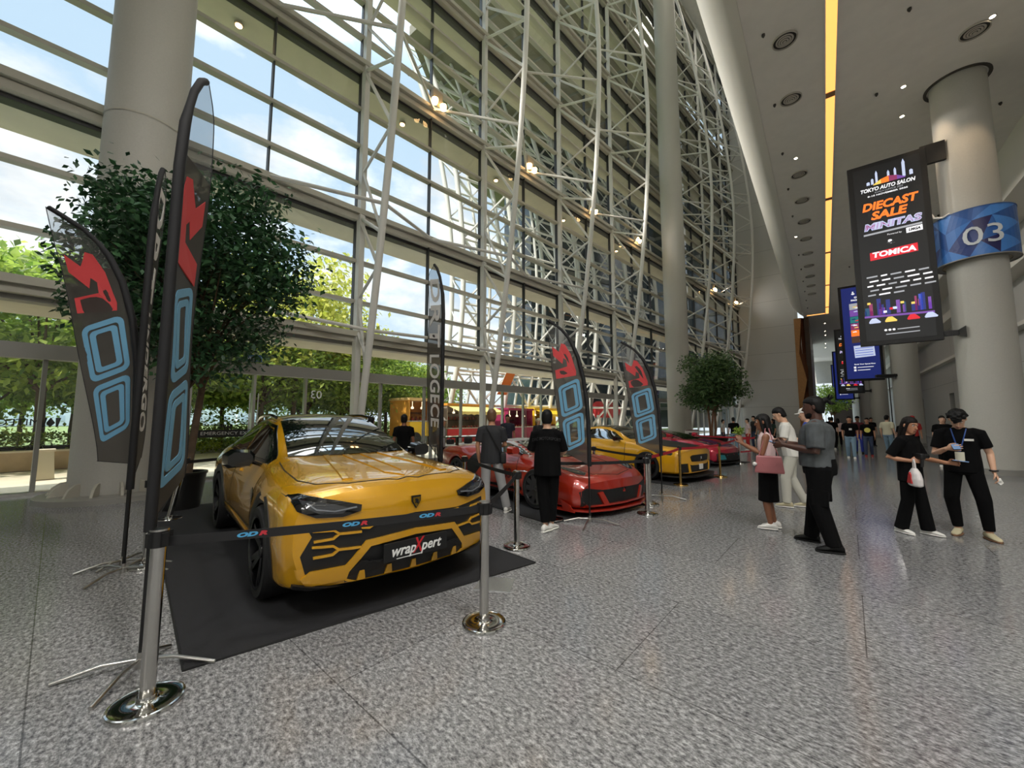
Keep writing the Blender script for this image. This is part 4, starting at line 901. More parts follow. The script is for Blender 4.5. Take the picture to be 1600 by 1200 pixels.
# ------------------------------------------------------------------ red supercar and its darker red-and-violet sister shape
PR = mat('paint_red', (160, 34, 14), .3, metal=.15, coat=1); PW = mat('paint_silver', (196, 200, 206), .3, metal=.3, coat=1)
PV = mat('paint_crimson', (176, 20, 52), .3, metal=.3, coat=1); PVV = mat('paint_violet', (78, 40, 120), .3, metal=.4, coat=1); TEAL = mat('teal_insert', (44, 132, 140), .35)
def supercar(label, paint, roofm, rim, scoop=True, splitter=None, second=None):
    c = thing('sports_car', label, 'car')
    st = [(2.40, .16, .80, .86, .34, .85, .44, .74, .53, .42, .56, .575), (2.2, .13, .93, .965, .36, .95, .50, .85, .62, .46, .64, .64), (1.8, .12, .97, 1.0, .40, .985, .58, .90, .745, .50, .715, .70),
          (1.28, .12, .97, 1.01, .44, .99, .66, .88, .84, .52, .79, .775), (.95, .12, .95, .985, .44, .95, .67, .85, .84, .62, .85, .85), (.5, .12, .94, .97, .44, .92, .67, .82, .85, .58, .975, .99),
          (.1, .12, .94, .97, .44, .92, .68, .81, .86, .53, 1.075, 1.10), (-.3, .12, .95, .98, .44, .93, .70, .81, .87, .50, 1.105, 1.14), (-.8, .12, .96, 1.0, .46, .96, .74, .84, .89, .46, 1.06, 1.10),
          (-1.35, .12, .98, 1.02, .52, 1.005, .80, .92, .945, .44, 1.0, 1.03), (-1.9, .15, .96, 1.0, .56, .99, .82, .89, .93, .44, .93, .95), (-2.38, .28, .88, .93, .6, .92, .78, .80, .87, .4, .87, .88)]
    me = weld(car_body(st, (1.6, .26), (-1.8, .15), [(1.28, .345, .385), (-1.42, .36, .40)], nx=130).mesh('body', paint)); shade(me, 32); link('body', me, c); p = Patcher(me)
    arch_trim(p, c, 1.28, .345, .375, .045, paint); arch_trim(p, c, -1.42, .36, .39, .045, paint)
    add_wheels(c, wheel_meshes(.345, .27, rim, 10, PLB, False), 1.28, -1.42, .885, .345)
    shield(p, c, .98, .08, .60, .45, .03, CGL)
    topp(p, 'roof_panel', [(-.44, .0), (.44, .0), (.40, -.72), (-.40, -.72)], roofm, c, .006)
    topp(p, 'engine_cover', [(-.36, -.8), (.36, -.8), (.42, -1.9), (-.42, -1.9)], PLM, c, .005)
    side(p, 'side_window', [(.78, .885), (.35, 1.0), (-.05, 1.06), (-.38, 1.06), (-.62, .98), (-.48, .90)], CGL, c, .006)
    side(p, 'window_trim', strip([(.86, .865), (.35, 1.02), (-.05, 1.085), (-.40, 1.085), (-.68, .985)], .03), roofm, c, .012)
    side(p, 'rear_window', [(-.72, .95), (-.62, 1.0), (-1.15, .99)], CGL, c, .006)
    if scoop: side(p, 'side_scoop', [(-.50, .84), (-.36, .70), (-.66, .40), (-.92, .36), (-.98, .60), (-.80, .82)], PLM, c, .008)
    side(p, 'door_gap', strip([(.62, .84), (.72, .5), (.5, .2)], .012), SEAM, c, .003); side(p, 'door_gap', strip([(.5, .2), (-.4, .2), (-.62, .42)], .012), SEAM, c, .003)
    side(p, 'sill', [(.82, .20), (.84, .11), (-1.0, .11), (-.95, .22)], PLM, c, .02)
    mirror_pair(c, .62, .80, .90, paint, .95)
    topp(p, 'headlight', [(.56, 2.06), (.62, 1.90), (.82, 1.70), (.87, 1.80), (.78, 2.02), (.66, 2.12)], LAMP, c, .006, sym=True)
    topp(p, 'headlight_strip', strip([(.62, 2.05), (.66, 1.92), (.80, 1.78)], .02), LAMPW, c, .010, sym=True)
    topp(p, 'bonnet_gap', strip([(0, 2.28), (.5, 2.14), (.54, 1.6), (.62, 1.06)], .012), SEAM, c, .003, sym=True)
    topp(p, 'bonnet_vent', [(.34, 1.45), (.50, 1.5), (.46, 1.2), (.36, 1.2)], second or paint, c, .012, sym=True)
    front(p, 'grille', [(0, .43), (.50, .42), (.78, .46), (.88, .40), (.84, .17), (.3, .15), (0, .15)], PLM, c, .006)
    front(p, 'nose_blade', [(.52, .40), (.60, .38), (.50, .20), (.80, .19), (.80, .15), (0, .15), (0, .20), (.40, .205)], splitter or paint, c, .04)
    MB().prism([(2.46, 0), (2.44, .4), (2.3, .8), (2.0, 1.0), (1.75, 1.02), (1.75, -1.02), (2.0, -1.0), (2.3, -.8), (2.44, -.4)], .095, .125).build('splitter', splitter or PLM, c)
    for s_ in (-1, 1): MB().prism([(2.2, .1), (1.95, .1), (1.9, .26), (2.1, .20)], s_ * .99, s_ * 1.005, lambda x, z, y: (x, y, z)).build('canard', splitter or PLM, c)
    for s_ in (-1, 1): MB().box((-2.1, s_ * .6, 1.0), (.1, .04, .2)).build('wing_strut', PLB, c)
    MB().loft([[(-2.0, y, 1.10), (-2.3, y, 1.12), (-2.32, y, 1.14), (-2.0, y, 1.125)] for y in (-.95, .95)]).build('rear_wing', second or PLB, c)
    if second: side(p, 'door_stripe', [(.9, .78), (-.9, .82), (-1.0, .60), (.8, .62)], second, c, .004); topp(p, 'nose_stripe', [(.05, 2.3), (.35, 2.2), (.5, 1.2), (.2, 1.15)], second, c, .004, sym=True); front(p, 'intake_insert', [(.45, .36), (.78, .38), (.76, .22), (.52, .22)], TEAL, c, .03)
    else:
        # racing number on the door
        for s_ in (-1, 1):
            o = link('door_number', text_mesh('63', .26, mat('decal_dark_red', (96, 20, 18), .5), .002, .15, .008), c); h = p.bvh.ray_cast(Vector((.42, 3 * s_, .52)), Vector((0, -s_, 0)))[0]; o.matrix_local = frame((.42, h.y + s_ * .012, .52), (-s_ * -1 * -1 if s_ > 0 else 1, 0, 0), (0, 0, 1), (0, s_, 0))
    return c
RED = supercar('low red sports car with silver roof frame, parked behind the two people in black', PR, PW, RIMG, True, PR)
RED.location = (-5.05, 6.95, .012); RED.rotation_euler = (0, 0, math.radians(-13))
CRM = supercar('crimson and violet sports car with teal front insert, farthest of the parked cars', PV, PLB, RIMB, True, PLM, PVV)
CRM.location = (-4.85, 15.75, .012); CRM.rotation_euler = (0, 0, math.radians(-12))
# ------------------------------------------------------------------ yellow coupe with black bonnet
PY2 = mat('paint_coupe_yellow', (226, 166, 20), .3, metal=.1, coat=1)
def coupe():
    c = thing('coupe', 'yellow two-door coupe with black bonnet and roof, behind the red car', 'car')
    st = [(2.36, .22, .84, .90, .45, .90, .60, .84, .72, .52, .77, .785), (2.2, .19, .92, .955, .46, .945, .63, .89, .78, .56, .82, .83), (1.7, .18, .95, .975, .50, .965, .70, .89, .86, .60, .885, .895),
          (1.39, .18, .95, .98, .50, .965, .72, .88, .89, .62, .92, .93), (.9, .18, .93, .955, .50, .94, .72, .86, .93, .66, .975, .985), (.72, .18, .93, .95, .5, .935, .73, .85, .945, .66, 1.01, 1.02),
          (.3, .18, .93, .95, .5, .93, .74, .84, .96, .60, 1.22, 1.24), (.0, .18, .93, .95, .5, .93, .75, .84, .965, .57, 1.31, 1.34), (-.4, .18, .93, .95, .5, .93, .76, .84, .97, .55, 1.335, 1.375),
          (-.9, .18, .94, .96, .52, .95, .78, .86, .98, .53, 1.28, 1.32), (-1.4, .18, .96, .985, .54, .975, .80, .89, 1.0, .50, 1.14, 1.17), (-1.9, .2, .95, .975, .56, .965, .80, .87, .99, .48, 1.02, 1.03), (-2.34, .28, .86, .92, .58, .91, .78, .80, .94, .44, .97, .97)]
    me = weld(car_body(st, (1.7, .16), (-1.8, .14), [(1.39, .36, .40), (-1.39, .36, .40)], nx=130).mesh('body', PY2)); shade(me, 32); link('body', me, c); p = Patcher(me)
    for ax in (1.39, -1.39): arch_trim(p, c, ax, .36, .39, .05, PY2)
    add_wheels(c, wheel_meshes(.36, .26, RIMB, 7, PR), 1.39, -1.39, .85, .36)
    shield(p, c, .72, .02, .62, .52, .03, CGL)
    topp(p, 'roof_panel', [(-.50, -.06), (.50, -.06), (.46, -.95), (-.46, -.95)], PLB, c, .006)
    topp(p, 'bonnet', [(0, 2.2), (.55, 2.12), (.70, 1.85), (.68, .9), (0, .92)], PLM, c, .008, sym=True)
    side(p, 'side_window', [(.62, .985), (.25, 1.19), (-.05, 1.265), (-.50, 1.275), (-.95, 1.20), (-1.15, 1.10), (-1.05, 1.01)], CGL, c, .006)
    side(p, 'door_gap', strip([(.72, .93), (.74, .5), (.62, .24), (-.3, .24), (-.55, .55), (-.52, .97)], .012), SEAM, c, .003)
    side(p, 'side_skirt', [(1.0, .24), (.98, .15), (-1.0, .15), (-1.0, .26)], PLM, c, .03)
    mirror_pair(c, .52, .82, .96, PLB, .9)
    side(p, 'headlight', [(2.05, .66), (1.65, .70), (1.58, .78), (1.9, .76), (2.1, .71)], LAMP, c, .006)
    front(p, 'grille', [(0, .66), (.42, .655), (.50, .62), (.44, .50), (0, .485)], PLM, c, .02)
    front(p, 'lower_grille', [(0, .40), (.46, .41), (.60, .46), (.84, .46), (.86, .22), (0, .20)], PLM, c, .008)
    for y_ in (.56,): front(p, 'bumper_fin', [(y_, .46), (y_ + .05, .46), (y_ + .02, .24), (y_ - .05, .24)], PY2, c, .03)
    front(p, 'number_plate', [(-.09, .42), (.09, .42), (.09, .29), (-.09, .29)], WHT, c, .03, sym=False)
    front(p, 'badge', [(-.02, .61), (.02, .61), (.02, .55), (-.02, .55)], PW, c, .03, sym=False)
    MB().prism([(2.5, 0), (2.48, .5), (2.35, .85), (2.0, 1.0), (1.8, 1.0), (1.8, -1.0), (2.0, -1.0), (2.35, -.85), (2.48, -.5)], .13, .16).build('splitter', PLM, c)
    for s_ in (-1, 1): MB().box((-2.05, s_ * .55, 1.1), (.14, .04, .22)).build('wing_strut', PLB, c)
    MB().loft([[(-1.95, y, 1.22), (-2.28, y, 1.24), (-2.3, y, 1.27), (-1.95, y, 1.25)] for y in (-.9, .9)]).build('rear_wing', PLB, c); return c
CP = coupe(); CP.location = (-4.9, 11.4, .012); CP.rotation_euler = (0, 0, math.radians(-10))
# ------------------------------------------------------------------ display mats
CARPET = mat('mat_black', (28, 28, 31), .92, bump=(260, .35)); MEDGE = mat('mat_edge', (16, 16, 17), .6)
def floor_mat(label, pts):
    b = MB().prism(pts, 0, .012); o = b.build('display_mat', CARPET, label=label, cat='mat'); 
    e = MB().tube([(x, y, .008) for x, y in pts + [pts[0]]], .009, 6); e.build('edge_trim', MEDGE, o); return o
floor_mat('black display mat under the yellow SUV', [(-2.57, 3.62), (-3.22, .74), (-9.2, 1.52), (-8.55, 4.40)])
floor_mat('black display mat under the red sports car', [(-2.62, 7.62), (-3.32, 5.05), (-8.9, 6.35), (-8.3, 8.95)])
floor_mat('black display mat under the yellow coupe', [(-2.30, 12.35), (-2.85, 9.75), (-8.6, 10.8), (-8.1, 13.4)])
floor_mat('black display mat under the crimson sports car', [(-2.25, 16.8), (-2.9, 14.1), (-8.3, 15.2), (-7.8, 17.9)])
# ================================================================== barriers, flags, screens
CHR = mat('chrome_post', (200, 198, 194), .16, metal=1); GOLD = mat('brass_post', (190, 158, 96), .2, metal=1); CBASE = mat('chrome_base', (206, 206, 204), .1, metal=1)
BELTK = mat('belt_black', (16, 16, 18), .7); BELTR = mat('belt_red', (176, 24, 44), .6); LOGB = mat('logo_blue', (70, 150, 196), .6); LOGR = mat('logo_red', (176, 40, 52), .6)
def stanchion(x, y, label, m=CHR, lean=(0, 0), h=.92, r=.036, br=.17):
    t = thing('queue_post', label, 'barrier post', (x, y, 0))
    MB().lathe([(br, 0), (br, .016), (br * .975, .024), (br * .93, .026), (br * .90, .023), (r * 1.6, .027), (r * 1.3, .034), (r * 1.2, .055)], 36).build('base', CBASE if m is CHR else m, t, smooth=40)
    P = lambda z: (lean[0] * z / h, lean[1] * z / h, z)
    MB().tube([P(.045), P(h - .09)], r, 20).build('pole', m, t, smooth=50)
    hd = MB().tube([P(h - .095), P(h - .005)], r * 1.22, 20).build('belt_head', PLM, t, smooth=50)
    MB().tube([P(h - .005), P(h + .006)], r * 1.25, 20).build('top_cap', m, t, smooth=50)
    for k in range(4):
        a = k * PI / 2 + .3; p = P(h - .05); MB().box((p[0] + r * 1.25 * math.cos(a), p[1] + r * 1.25 * math.sin(a), p[2]), (.03, .03, .075), a).build('belt_slot', PLM, hd)
    return t
def belt(a, b, label, m=BELTK, z=.87, z2=None, logos=(), sag=.015, w=.05, off=.04):
    A = Vector((a[0], a[1], z)); B = Vector((b[0], b[1], z2 or z)); d = (B - A).normalized(); A += d * off; B -= d * off; L_ = (B - A).length; n = Vector((-d.y, d.x, 0)) * .0015
    mb = MB(); rings = []
    for i in range(13):
        q = i / 12; p = A.lerp(B, q) - Vector((0, 0, sag * 4 * q * (1 - q))); rings.append([p + n + Vector((0, 0, w / 2)), p - n + Vector((0, 0, w / 2)), p - n - Vector((0, 0, w / 2)), p + n - Vector((0, 0, w / 2))])
    mb.loft(rings); o = mb.build('belt', m, label=label, cat='barrier belt')
    for q in logos:
        p = A.lerp(B, q) - Vector((0, 0, sag * 4 * q * (1 - q)))
        for sg in (1, -1):
            X = d * sg; nn = X.cross(Vector((0, 0, 1)))
            me = text_mesh('OD', w * .62, LOGB, .0008, .25, .002, sx=2.0); l_ = link('logo_blue', me, o); l_.matrix_local = frame(p + nn * .0025 - X * .04, X, (0, 0, 1), nn)
            me = text_mesh('R', w * .62, LOGR, .0008, .25, .002, sx=2.0); l_ = link('logo_red', me, o); l_.matrix_local = frame(p + nn * .0025 + X * .045, X, (0, 0, 1), nn)
    return o
Q = {'a': (-3.02, .54), 'b': (-2.14, 2.33), 'c': (-3.06, 3.92), 'd': (-5.79, .94), 'e': (-8.15, 1.55), 'f': (-4.98, 4.9), 'g': (-3.43, 5.31), 'h': (-2.40, 6.61), 'i': (-2.62, 7.35), 'j': (-4.36, 8.58), 'k': (-2.79, 9.94), 'l': (-2.33, 12.04), 'm': (-2.43, 15.88), 'n': (-2.1, 17.3), 'o': (-4.6, 18.4)}
stanchion(*Q['a'], 'chrome belt post in the left foreground, nearest of all posts', h=.94); stanchion(*Q['b'], 'chrome belt post at the front right corner of the yellow SUV')
stanchion(*Q['c'], 'chrome belt post between the yellow SUV and the person in black'); stanchion(*Q['d'], 'chrome belt post behind the left flags, beside a flag stand')
stanchion(*Q['e'], 'leaning chrome belt post at the rear left of the yellow SUV', lean=(.03, .16), h=.95); stanchion(*Q['f'], 'chrome belt post between the yellow SUV and the red car doors')
stanchion(*Q['g'], 'chrome belt post behind the legs of the person in black'); stanchion(*Q['h'], 'chrome belt post before the red car nose, nearer of the pair'); stanchion(*Q['i'], 'chrome belt post behind the red car nose, farther of the pair')
stanchion(*Q['j'], 'chrome belt post in front of the yellow coupe door'); stanchion(*Q['k'], 'brass post in front of the yellow coupe nose', GOLD, r=.028); stanchion(*Q['l'], 'brass post between the yellow coupe and the crimson car', GOLD, r=.028)
stanchion(*Q['m'], 'slim steel post right of the crimson car nose', CHR, r=.026, br=.15); stanchion(*Q['n'], 'slim steel post behind the lady in pink, at the end of the red belts', CHR, r=.026, br=.15); stanchion(*Q['o'], 'slim steel post at the back of the red belt row', CHR, r=.026, br=.15)
belt(Q['a'], Q['b'], 'black belt with blue and red logos in front of the yellow SUV', logos=(.22, .53, .80), w=.055)
belt(Q['b'], Q['c'], 'black belt at the right front corner of the yellow SUV', w=.055); belt(Q['c'], Q['f'], 'black belt beside the yellow SUV, running to the red car side')
belt(Q['a'], Q['d'], 'black belt along the left edge of the SUV mat', w=.05); belt(Q['e'], (-9.4, 4.4), 'thin black belt from the leaning post past the SUV rear', z2=.9)
belt(Q['g'], Q['h'], 'black belt across the red car nose', z2=.87); belt(Q['i'], Q['j'], 'black belt along the yellow coupe door', z=.87)
belt(Q['i'], Q['k'], 'red belt in front of the yellow coupe', BELTR, z=.86, w=.06); belt(Q['j'], (-5.6, 8.3), 'orange-red belt on the yellow coupe side', BELTR, z=.86)
belt(Q['k'], Q['l'], 'red belt joining the two brass posts', BELTR, z=.86, w=.06); belt(Q['l'], Q['m'], 'upper red belt beside the crimson car nose', BELTR, z=.88, w=.06)
belt(Q['m'], Q['n'], 'upper red belt behind the lady in pink', BELTR, z=.88, w=.06); belt((-2.43, 15.88), (-2.1, 17.3), 'lower red belt behind the lady in pink', BELTR, z=.42, w=.05); belt(Q['o'], Q['n'], 'red belt at the back of the row', BELTR, z=.86, w=.06)
# ---- feather flags
SHEER = thin('sheer_black_cloth', (.62, .62, .60, 1), .02, .05, .4, opac=.80, ocol=(78, 74, 70)); SHEERT = thin('sheer_top_cloth', (.75, .77, .78, 1), .03, .08, .35, opac=.32, ocol=(120, 118, 116))
SLEEVE = mat('sleeve_black', (10, 10, 14), .75); FB = mat('print_blue', (96, 148, 178), .7); FR = mat('print_red', (186, 56, 58), .7); FW = mat('print_white', (200, 198, 194), .7)
POLE_U = [(0, 0), (1.3, 0), (1.8, .02), (2.2, .07), (2.55, .15), (2.85, .27), (3.05, .43), (3.2, .63)]
FREE_U = [(0, .36), (1.0, .41), (1.8, .50), (2.5, .58), (2.9, .62), (3.2, .635)]
RP = [(0, 0), (.78, 0), (.86, .03), (.93, .11), (.975, .20), (1.0, .31)]; RFR = [(0, .36), (.3, .42), (.8, .47), (.955, .50), (.975, .47), (1.0, .33)]
def feather(label, base, az, top=3.2, wk=1.0, kind='odr', legs=None, flip=1, zb=.86, fb=1.0, po=0, words=('DRC', 'LOGECE'), rnd=False):
    k = top / 3.2; az = math.radians(az); e = Vector((math.cos(az), math.sin(az), 0)); n = Vector((-e.y, e.x, 0))
    t = thing('feather_flag', label, 'flag', (base[0], base[1], 0))
    pu = lambda z: float(np.interp(z / k, [a for a, b in POLE_U], [b for a, b in POLE_U])) * wk; fu = lambda z: float(np.interp(z / k, [a for a, b in FREE_U], [b for a, b in FREE_U])) * wk * (fb + (1 - fb) * min(1, max(0, z / top - .25) / .75))
    if rnd: pu = lambda z: float(np.interp(z / top, [a for a, b in RP], [b for a, b in RP])) * wk; fu = lambda z: float(np.interp(z / top, [a for a, b in RFR], [b for a, b in RFR])) * wk
    S = lambda u, z, d=0: e * u + n * d + Vector((0, 0, z))
    SL = lambda tt, z: (.2 if fb == 1 else .03) * k * tt * max(0, 1 - (z - zb) / (.55 * k))
    wave = lambda u, z: .018 * math.sin(z * 2.3 + u * 5)
    zs = [zb + (top - zb) * (i / 40) for i in range(41)]
    for nm, m_, a, b in (('fabric', SHEER, 0, 31), ('fabric_top', SHEERT, 31, 40)):
        mb = MB(); mb.loft([[S(pu(z) + (fu(z) - pu(z)) * j / 10, z + SL(j / 10, z), wave(fu(z) * j / 10, z)) for j in range(11)] for i, z in enumerate(zs[a:b + 1])], cap=False, closed=False)
        mb.build(nm, m_, t, smooth=180)
    MB().tube([S(pu(z) - .01, z) for z in [zb - .02] + zs[1::2] + [top]], [.034] * 18 + [.026] * 4, 8).build('sleeve', SLEEVE, t, smooth=60)
    MB().tube([(0, 0, .04), (0, 0, zb)], .014, 8).build('pole', BLACKM, t, smooth=60)
    mb = MB(); mb.tube([S(fu(z), z + SL(1, z), wave(fu(z), z)) for z in zs], .004, 5); mb.tube([S(pu(zb), zb), S(fu(zb), zb + SL(1, zb))], .004, 5); mb.build('hem', SLEEVE, t)
    T = lambda tt, z, d: S(pu(z) + (fu(z) - pu(z)) * tt, z, wave(fu(z) * tt, z) + d)
    def ring(z0, z1, a, b_, ro, m_, nm):
        cz, hz = (z0 + z1) / 2, (z1 - z0) / 2; out = []
        for t0, t1, hh, r_ in ((a, 1 - a, hz, ro), (b_, 1 - b_, hz * (1 - (b_ - a) * 2.0), ro * .5)):
            ct, ht = .5, (t1 - t0) / 2; loop = []
            for cx, cy, a0 in ((1, 1, 0), (-1, 1, 1), (-1, -1, 2), (1, -1, 3)):
                for q in range(5):
                    an = (a0 + q / 4) * PI / 2; rx, rz = r_, r_ * .42 * k
                    tt = ct + cx * (ht - rx) + rx * math.cos(an); zz = cz + cy * (hh - rz) + rz * math.sin(an); loop.append((tt, zz + (.20 if flip < 0 else .14) * k * (tt - .5) * flip))
            out.append(loop)
        n_ = len(out[0]); vs = [T(p[0], p[1], d) for d in (-.004, .004) for lp_ in out for p in lp_]; fs = []
        for j in range(n_):
            q = (j + 1) % n_; fs += [(j, q, n_ + q, n_ + j), (2 * n_ + j, 3 * n_ + j, 3 * n_ + q, 2 * n_ + q), (j, 2 * n_ + j, 2 * n_ + q, q), (n_ + j, n_ + q, 3 * n_ + q, 3 * n_ + j)]
        MB().add(vs, fs).build(nm, m_, t)
    if kind == 'odr':
        for z0 in (1.12, 1.66):
            z0 = (z0 + po) * k; z1 = z0 + .50 * k
            ring(z0, z1, .13, .225, .14, FB, 'blue_ring'); ring(z0 + .065 * k, z1 - .065 * k, .255, .36, .09, FB, 'blue_ring')
        P = [(.96, 2.22), (.96, 2.36), (.42, 2.42), (.40, 2.52), (.52, 2.56), (.60, 2.46), (.96, 2.60), (.96, 2.76), (.66, 2.66), (.56, 2.72), (.44, 2.80), (.26, 2.78), (.14, 2.62), (.10, 2.34), (.14, 2.27)]
        P = [(.5 + (a - .5) * .84, (b + po) * k) for a, b in P]; n_ = len(P); vs = [T(a, b, d) for d in (-.004, .004) for a, b in P]
        MB().add(vs, [tuple(range(n_ - 1, -1, -1)), tuple(range(n_, 2 * n_))] + [(i, (i + 1) % n_, n_ + (i + 1) % n_, n_ + i) for i in range(n_)]).build('red_letter', FR, t)
    else:
        for s_, z0, z1, w0 in ((words[0], 2.05 * k, 3.02 * k, .72), (words[1], 1.02 * k, 1.98 * k, .62)):
            me = text_mesh(s_, 1, FW, .003, .1, .02); xs = [v.co.x for v in me.vertices]; ys = [v.co.y for v in me.vertices]; lx, hx, ly, hy = min(xs), max(xs), min(ys), max(ys)
            for v in me.vertices:
                a = (v.co.x - lx) / (hx - lx); b = (v.co.y - ly) / (hy - ly); z = z1 - (z1 - z0) * a; tt = .5 + (b - .5) * w0 * flip; p = T(tt, z, v.co.z * 1.3); v.co = p
            link('lettering', me, t)
    lg = MB(); MB().lathe([(.03, 0), (.03, .05), (.018, .055), (.018, .09)], 12).build('pole_socket', STEEL, t)
    for dx, dy in legs or [(.45, .05), (-.31, -.25), (.17, -.53), (-.2, .45)]:
        MB().tube([(0, 0, .045), (dx * .45, dy * .45, .055), (dx, dy, .012)], .012, 8).build('leg', STEEL, t, smooth=50)
    return t
feather('tall dark feather flag with red and blue print, nearest of all at the left', (-3.5, .58), 151, 4.32, 1.15, 'odr', [(-.16, -.37), (.31, -.24), (.33, .31), (-.12, .17)], po=-.27, rnd=True)
feather('curved sheer feather flag leaning far left with red letter and blue rings', (-6.04, .79), 235, 3.9, 1.5, 'odr', [(.03, -.36), (.13, -.21), (.35, .35), (-.3, .3)], flip=-1, po=.02, fb=.48, zb=1.08)
feather('narrow dark feather flag with white lettering between two printed ones at left', (-5.73, .76), 160, 4.5, .72, 'word', [(.3, .3), (-.3, .3), (.3, -.3), (-.35, -.2)], words=('DRT', 'UNDERGO'), rnd=True)
feather('tall grey feather flag with white lettering behind the yellow SUV', (-5.28, 4.61), 178, 4.45, .92, 'word', None, words=('DRT', 'LOGECE'), flip=-1, rnd=True)
feather('feather flag with red letter and blue rings before the red car nose', (-2.92, 5.57), 202, 3.2, 1.0, 'odr', None, flip=-1)
feather('feather flag with red letter and blue rings before the yellow coupe', (-2.64, 8.11), 204, 3.2, 1.15, 'odr', None, flip=-1)
# ---- column band with the number
def band():
    cx, cy = 3.85, 17.8; t = thing('column_band', 'blue faceted sign band with white 03 round the first column', 'sign', (cx, cy, 0)); r = .86; z0, z1 = 6.30, 7.72
    C = [srgb(*c) for c in ((44, 96, 168), (58, 116, 190), (36, 80, 146), (30, 28, 84), (66, 128, 204), (40, 60, 120))]
    m = bpy.data.materials.new('faceted_blue'); m.use_nodes = True; nt_ = m.node_tree; b_ = nt_.nodes['Principled BSDF']; b_.inputs['Roughness'].default_value = .4
    g = nt_.nodes.new('ShaderNodeNewGeometry'); rp = nt_.nodes.new('ShaderNodeValToRGB'); rp.color_ramp.interpolation = 'CONSTANT'; el = rp.color_ramp.elements; el[0].color = C[0]; el[1].position = .25; el[1].color = C[1]
    for ps, cc in ((.45, C[2]), (.62, C[3]), (.72, C[4]), (.88, C[5])): q = el.new(ps); q.color = cc
    nt_.links.new(g.outputs['Random Per Island'], rp.inputs[0]); nt_.links.new(rp.outputs[0], b_.inputs['Base Color'])
    rnd_ = random.Random(5); vs = []; fs = []; nA, nZ_ = 11, 3
    pt = {}
    for i in range(nA):
        for j in range(nZ_ + 1): pt[i, j] = (2 * PI * (i + rnd_.uniform(-.35, .35)) / nA, z0 + (z1 - z0) * (j / nZ_ + (rnd_.uniform(-.13, .13) if 0 < j < nZ_ else 0)))
    def tri(a, b, c):
        K = 5; o = len(vs); ix = {}
        for u in range(K + 1):
            for v in range(K + 1 - u):
                w_ = K - u - v; an = (a[0] * u + b[0] * v + c[0] * w_) / K; z = (a[1] * u + b[1] * v + c[1] * w_) / K; ix[u, v] = len(vs); vs.append((r * math.cos(an), r * math.sin(an), z))
        for u in range(K):
            for v in range(K - u):
                fs.append((ix[u, v], ix[u + 1, v], ix[u, v + 1]))
                if u + v < K - 1: fs.append((ix[u + 1, v], ix[u + 1, v + 1], ix[u, v + 1]))
    for i in range(nA):
        for j in range(nZ_):
            a = pt[i, j]; b = list(pt[(i + 1) % nA, j]); c = list(pt[(i + 1) % nA, j + 1]); d = pt[i, j + 1]
            if i == nA - 1: b[0] += 2 * PI; c[0] += 2 * PI
            if rnd_.random() < .5: tri(a, b, c); tri(a, c, d)
            else: tri(a, b, d); tri(b, c, d)
    me = bpy.data.meshes.new('band_face'); me.from_pydata(vs, [], fs); me.materials.append(m); link('band_face', me, t)
    MB().lathe([(r - .01, z0), (r - .01, z1)], 48, cap=False).build('band_lining', WHT, t, smooth=60)
    MB().lathe([(r + .012, z0 - .03), (r + .012, z0), (r - .16, z0 + .01), (r - .16, z0 - .03)], 48, cap=False).build('lower_rim', GREYB, t)
    MB().lathe([(r + .008, z1), (r + .008, z1 + .03), (r - .05, z1 + .03), (r - .05, z1)], 48, cap=False).build('upper_rim', mat('rim_blue', (40, 80, 140), .5), t)
    me = text_mesh('03', .78, mat('number_white', (206, 212, 216), .5), .01, 0, 0, sx=1.15)
    a0 = math.atan2(-17.8, -3.85) + .24
    for v in me.vertices: an = a0 + v.co.x / (r + .02); rr = r + .02 + v.co.z; v.co = Vector((rr * math.cos(an), rr * math.sin(an), 6.86 + v.co.y))
    link('number', me, t)
band()
